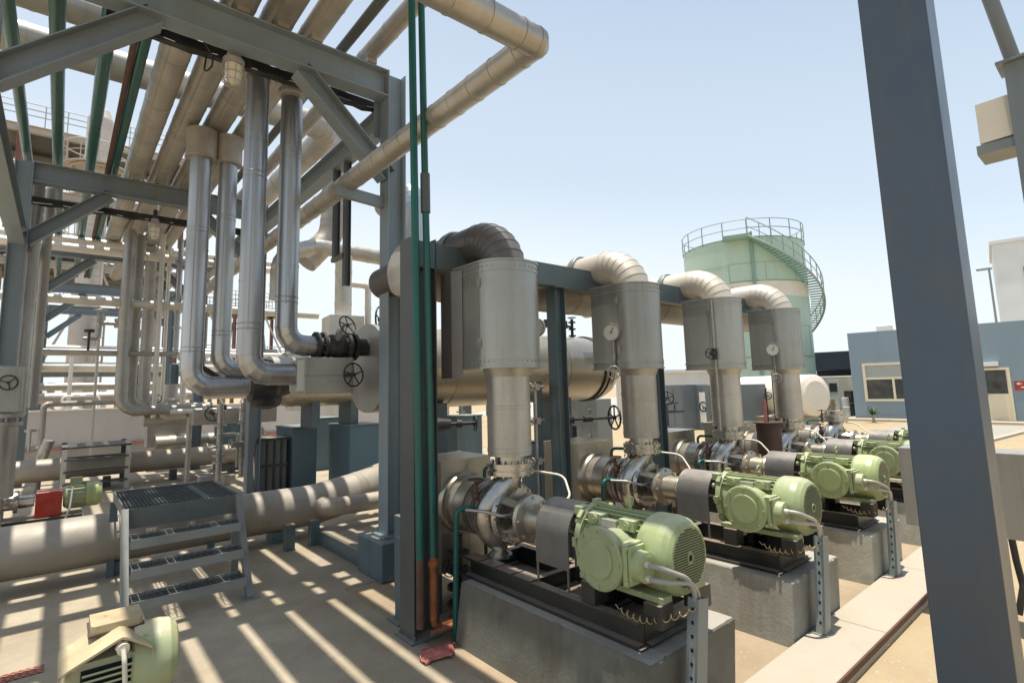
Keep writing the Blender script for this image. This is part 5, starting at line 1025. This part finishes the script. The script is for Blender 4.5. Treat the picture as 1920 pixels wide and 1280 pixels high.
for a in (((4.16, -.04, .12), (4.24, .06, 2.06)), ((4.92, -.04, .12), (5.0, .06, 2.06)), ((4.24, -.04, 1.98), (4.92, .06, 2.06)), ((4.24, -.01, .12), (4.92, .04, 1.1)), ((4.24, -.01, 1.1), (4.27, .04, 1.98)), ((4.89, -.01, 1.1), (4.92, .04, 1.98))): dn.box(*a)
dn = dn.build('door', 'cream', bd); bb((4.27, .005, 1.1), (4.89, .02, 1.98), 'pane', 'glass', dn); bb((4.30, -.05, 1.0), (4.33, -.01, 1.12), 'handle', 'steeld', dn)
bb((4.30, -.28, 2.12), (4.72, -.002, 2.27), 'wall_light', 'white', None, .01)
sg = T('red_wall_sign', 'red sign with white arrow and lines beside the cream door', 'sign', (p0.x, p0.y, -.1), rz=ang)
MB().box((5.08, -.02, 1.22), (5.95, -.003, 1.56)).build('board', 'red', sg); b = MB(); b.box((5.35, -.024, 1.44), (5.85, -.0205, 1.48)); b.box((5.25, -.024, 1.31), (5.75, -.0205, 1.35)); b.add([(5.12, -.022, 1.46), (5.22, -.022, 1.51), (5.22, -.022, 1.41)], [(0, 1, 2)]); b.box((5.22, -.024, 1.45), (5.29, -.0205, 1.47)); b.build('lettering', 'white', sg)
bb((.95, 1.0, H-.2), (1.5, 1.5, H+.30), 'roof_unit', 'white', None, .02)
st(MB().box((25.2, 2.0, -.15), (25.95, 8.6, .05), 0).build('pavement', 'curb')).rotation_euler = (0, 0, 0)
# young palm by the wall
def leafy(x, y, h, lab, n=34, s=.8):
    t = T('small_palm', lab, 'plant', (x, y, -.1)); MB().lathe((0, 0, 0), (0, 0, 1), [(0, .06), (h*.5, .04)], 8).build('stem', 'cladtan', t)
    b = MB(); r2 = random.Random(2)
    for k in range(n):
        a = r2.uniform(0, 2*PI); el = r2.uniform(.2, 1.3); L_ = s*r2.uniform(.6, 1.1); pr = None
        for j in range(6):
            f_ = j/5; p = V((math.cos(a)*L_*f_*math.cos(el), math.sin(a)*L_*f_*math.cos(el), h*.5+L_*f_*math.sin(el)-.5*L_*f_*f_)); wv = V((-math.sin(a), math.cos(a), 0))*.035*(1-f_*.9)
            if pr: b.add([pr[0]-pr[1], pr[0]+pr[1], p+wv, p-wv], [(0, 1, 2, 3)])
            pr = (p, wv)
    b.build('fronds', 'leaf', t)
leafy(24.6, 7.2, .7, 'small green palm shrub in the sand in front of the blue building')
# far right: white building, lamp
t = T('white_building', 'tall white block with a grey panel beyond the blue building roof', 'building', (36, -3.5, -.1), rz=R_(8))
MB().box((0, 0, 0), (6, 7.9, 8.2)).build('wall', 'white', t); MB().box((-.04, .5, 5.0), (-.002, 6.9, 6.9)).build('panel', 'guard', t); MB().box((-.1, -.1, 8.2), (6.1, 8.0, 8.35)).build('parapet', 'white', t)
t = T('lamp_post', 'thin street lamp post beyond the blue building roof', 'street lamp', (33, 4.3, -.1)); MB().cyl((0, 0, 0), (0, 0, 6.7), .06, .04, n=8).build('pole', 'galv', t); MB().box((-.1, -.1, 6.7), (.1, .45, 6.78)).build('lamp_head', 'galv', t)
# navy shed + caravan etc.
t = T('navy_shed', 'long dark navy open shed left of the blue building', 'shed', (34, 8.9, -.1), rz=R_(12))
MB().box((0, -.8, 2.35), (5, 4.2, 3.35)).build('fascia', 'navy', t); 
for y in (.3, 3.7): MB().box((0, y, 0), (.2, y+.2, 2.35)).build('post', 'framed', t)
MB().box((4.8, -.8, 0), (5, 4.2, 2.35)).build('back_wall', 'navy', t)
t = T('white_cabin', 'white site cabin with a small door window under the navy shed', 'cabin', (30.4, 9.3, -.1), rz=R_(5))
MB().box((0, 0, .25), (2.4, 2.6, 1.95)).build('wall', 'offwhite', t, .03); MB().box((-.02, .95, .3), (-.002, 1.45, 1.75)).build('door', 'white', t); MB().box((-.03, 1.02, 1.15), (-.021, 1.38, 1.6)).build('window', 'glass', t); MB().box((-.5, -.5, 1.25), (.4, .3, 1.35)).build('canopy', 'white', t)
b = MB()
for k in range(8): b.box((-.03, 1.5+k*.13, .3), (-.002, 1.54+k*.13, 1.9))
for k in range(5): b.box((-.03, .15+k*.15, .3), (-.002, .19+k*.15, 1.9))
b.build('ribs', 'offwhite', t)
for nm, x, y, w_, h, m, lab in (('red_reel', 24.6, 9.9, .55, .45, 'red', 'low red machine between the cream drum and the cabin'), ('tan_crate', 27.6, 9.9, .5, .75, 'hood', 'tan crate beside the white cabin'), ('water_drum', 28.0, 9.3, .4, .8, 'white', 'white drum with a red lid near the cabin'), ('dark_drum', 28.4, 9.15, .5, 1.1, 'blk', 'dark drum against the blue building corner')):
    b = MB(); 
    if 'crate' in nm: b.box((x-w_/2, y-w_/2, -.1), (x+w_/2, y+w_/2, h)); b.box((x-w_/2-.03, y-w_/2-.03, h*.6), (x+w_/2+.03, y+w_/2+.03, h*.7))
    elif 'reel' in nm: b.cyl((x, y-.3, .2), (x, y+.3, .2), .3, n=18); b.box((x-.35, y-.4, -.1), (x+.35, y+.4, .0)); b.box((x-.2, y+.3, .1), (x+.2, y+.7, .3))
    else: b.cyl((x, y, -.1), (x, y, h), w_/2, n=18); b.torus((x, y, h*.5), (0, 0, 1), w_/2, .02, 18, 5); b.cyl((x, y, h), (x, y, h+.04), w_/2*.9, n=18)
    tag(b.build(nm, m), lab, nm.split('_')[1])

# loose stones, grit and flakes lying about: nobody could count them
b = MB(); rg = random.Random(21)
def stone(x, y, z, q):
    vs = [V((x, y, z))+V((math.cos(a)*q*rg.uniform(.6, 1.2), math.sin(a)*q*rg.uniform(.6, 1.2), 0)) for a in (0, 1.3, 2.5, 3.8, 5.1)]; tp = V((x, y, z+q*rg.uniform(.4, .8)))
    b.add(vs+[tp], [(i, (i+1) % 5, 5) for i in range(5)])
for k in range(1500): stone(rg.uniform(2.2, 9.2), min(rg.uniform(1.68, 4.6), rg.uniform(1.68, 4.6)), -.006, rg.uniform(.002, .009))
for k in range(900): stone(rg.uniform(-1.5, 2.4), rg.uniform(1.8, 6.2), 0, rg.uniform(.0015, .005))
for k in range(900): stone(rg.uniform(2.5, 11), 1.27-abs(rg.gauss(0, .8))-.005, -.03, rg.uniform(.003, .014))
for k in range(500): stone(rg.uniform(9.5, 24), rg.uniform(2, 9), -.025, rg.uniform(.008, .03))
for k in range(260): stone(rg.uniform(2, 9), rg.uniform(1.31, 1.64), .045, rg.uniform(.0015, .005))
o = b.build('grit', 'plinthtop'); o['kind'] = 'stuff'; o['label'] = 'pale grit and small stones scattered on the floor, kerb and sand'; o['category'] = 'grit'

pipe('cross_pipe', [(-3, 14.1, 4.98), (4.4, 14.1, 4.98)], .09, 'cladlt', 'pale pipe lying behind the third rack beam, highest of the pale cross pipes')
for k, (x, y, z0, z1, r_, m_, lab) in enumerate(((1.62, 13.2, 1.4, 4.9, .035, 'cladlt', 'slim pale conduit between the third grouped riser and the far column'), (1.78, 12.9, 2.6, 5.0, .05, 'cladv', 'short bright riser with a flange near the top, right of the grouped risers'), (2.05, 13.6, 1.2, 2.9, .06, 'cladlt', 'stubby pale pipe standing before the far column'))):
    b = MB(); b.cyl((x, y, z0), (x, y, z1), r_, n=12); b.cyl((x, y, z1-.5), (x, y, z1-.46), r_*1.9, n=14); b.cyl((x, y, z1-.54), (x, y, z1-.505), r_*1.9, n=14); b.cyl((x, y, z0+.5), (x, y, z0+.54), r_*1.5, n=12)
    tag(b.build('slim_pipe', m_), lab, 'pipe')
t = T('elbowed_manifold', 'tan clad manifold with a black valve at the feet of the grouped risers', 'manifold', (1.5, 12.9, 1.25))
MB().clad([(-.2, 0, .0), (1.2, 0, .0)], .12, seam=.4).build('manifold_pipe', 'cladtan', t); MB().clad([(.1, -.1, .35), (.1, -.1, .05), (.5, -.1, .05)], .07, br=.1, seam=.3).build('branch', 'cladlt', t)
b = MB(); b.lathe((-.1, 0, .12), (.4, 0, 1), [(0, .08), (.05, .13), (.15, .13), (.2, .06)], 14); b.wheel((-.02, -.1, .42), (.2, -1, .3), .09, .008, 4); b.build('valve', 'blk', t)
t = T('tower_valve_head', 'dark relief valve cluster in front of the near process tower', 'valve', (.95, 16.5, 3.45))
b = MB(); b.tube(bend([(-.6, 0, -.3), (-.3, 0, -.3), (-.3, 0, .1), (.2, 0, .1)], .1, 4), .05, 10, True); b.cyl((-.3, 0, .1), (-.3, 0, .35), .07, n=12); b.cyl((.1, 0, .0), (.1, 0, .22), .12, n=14); b.cyl((.1, 0, .22), (.1, 0, .4), .05, n=10); b.wheel((-.3, 0, .42), (0, 0, 1), .14, .012); b.build('body', 'steeld', t); MB().cyl((-.3, 0, -3.45), (-.3, 0, -.3), .03, n=8).build('stand_pipe', 'tansteel', t)
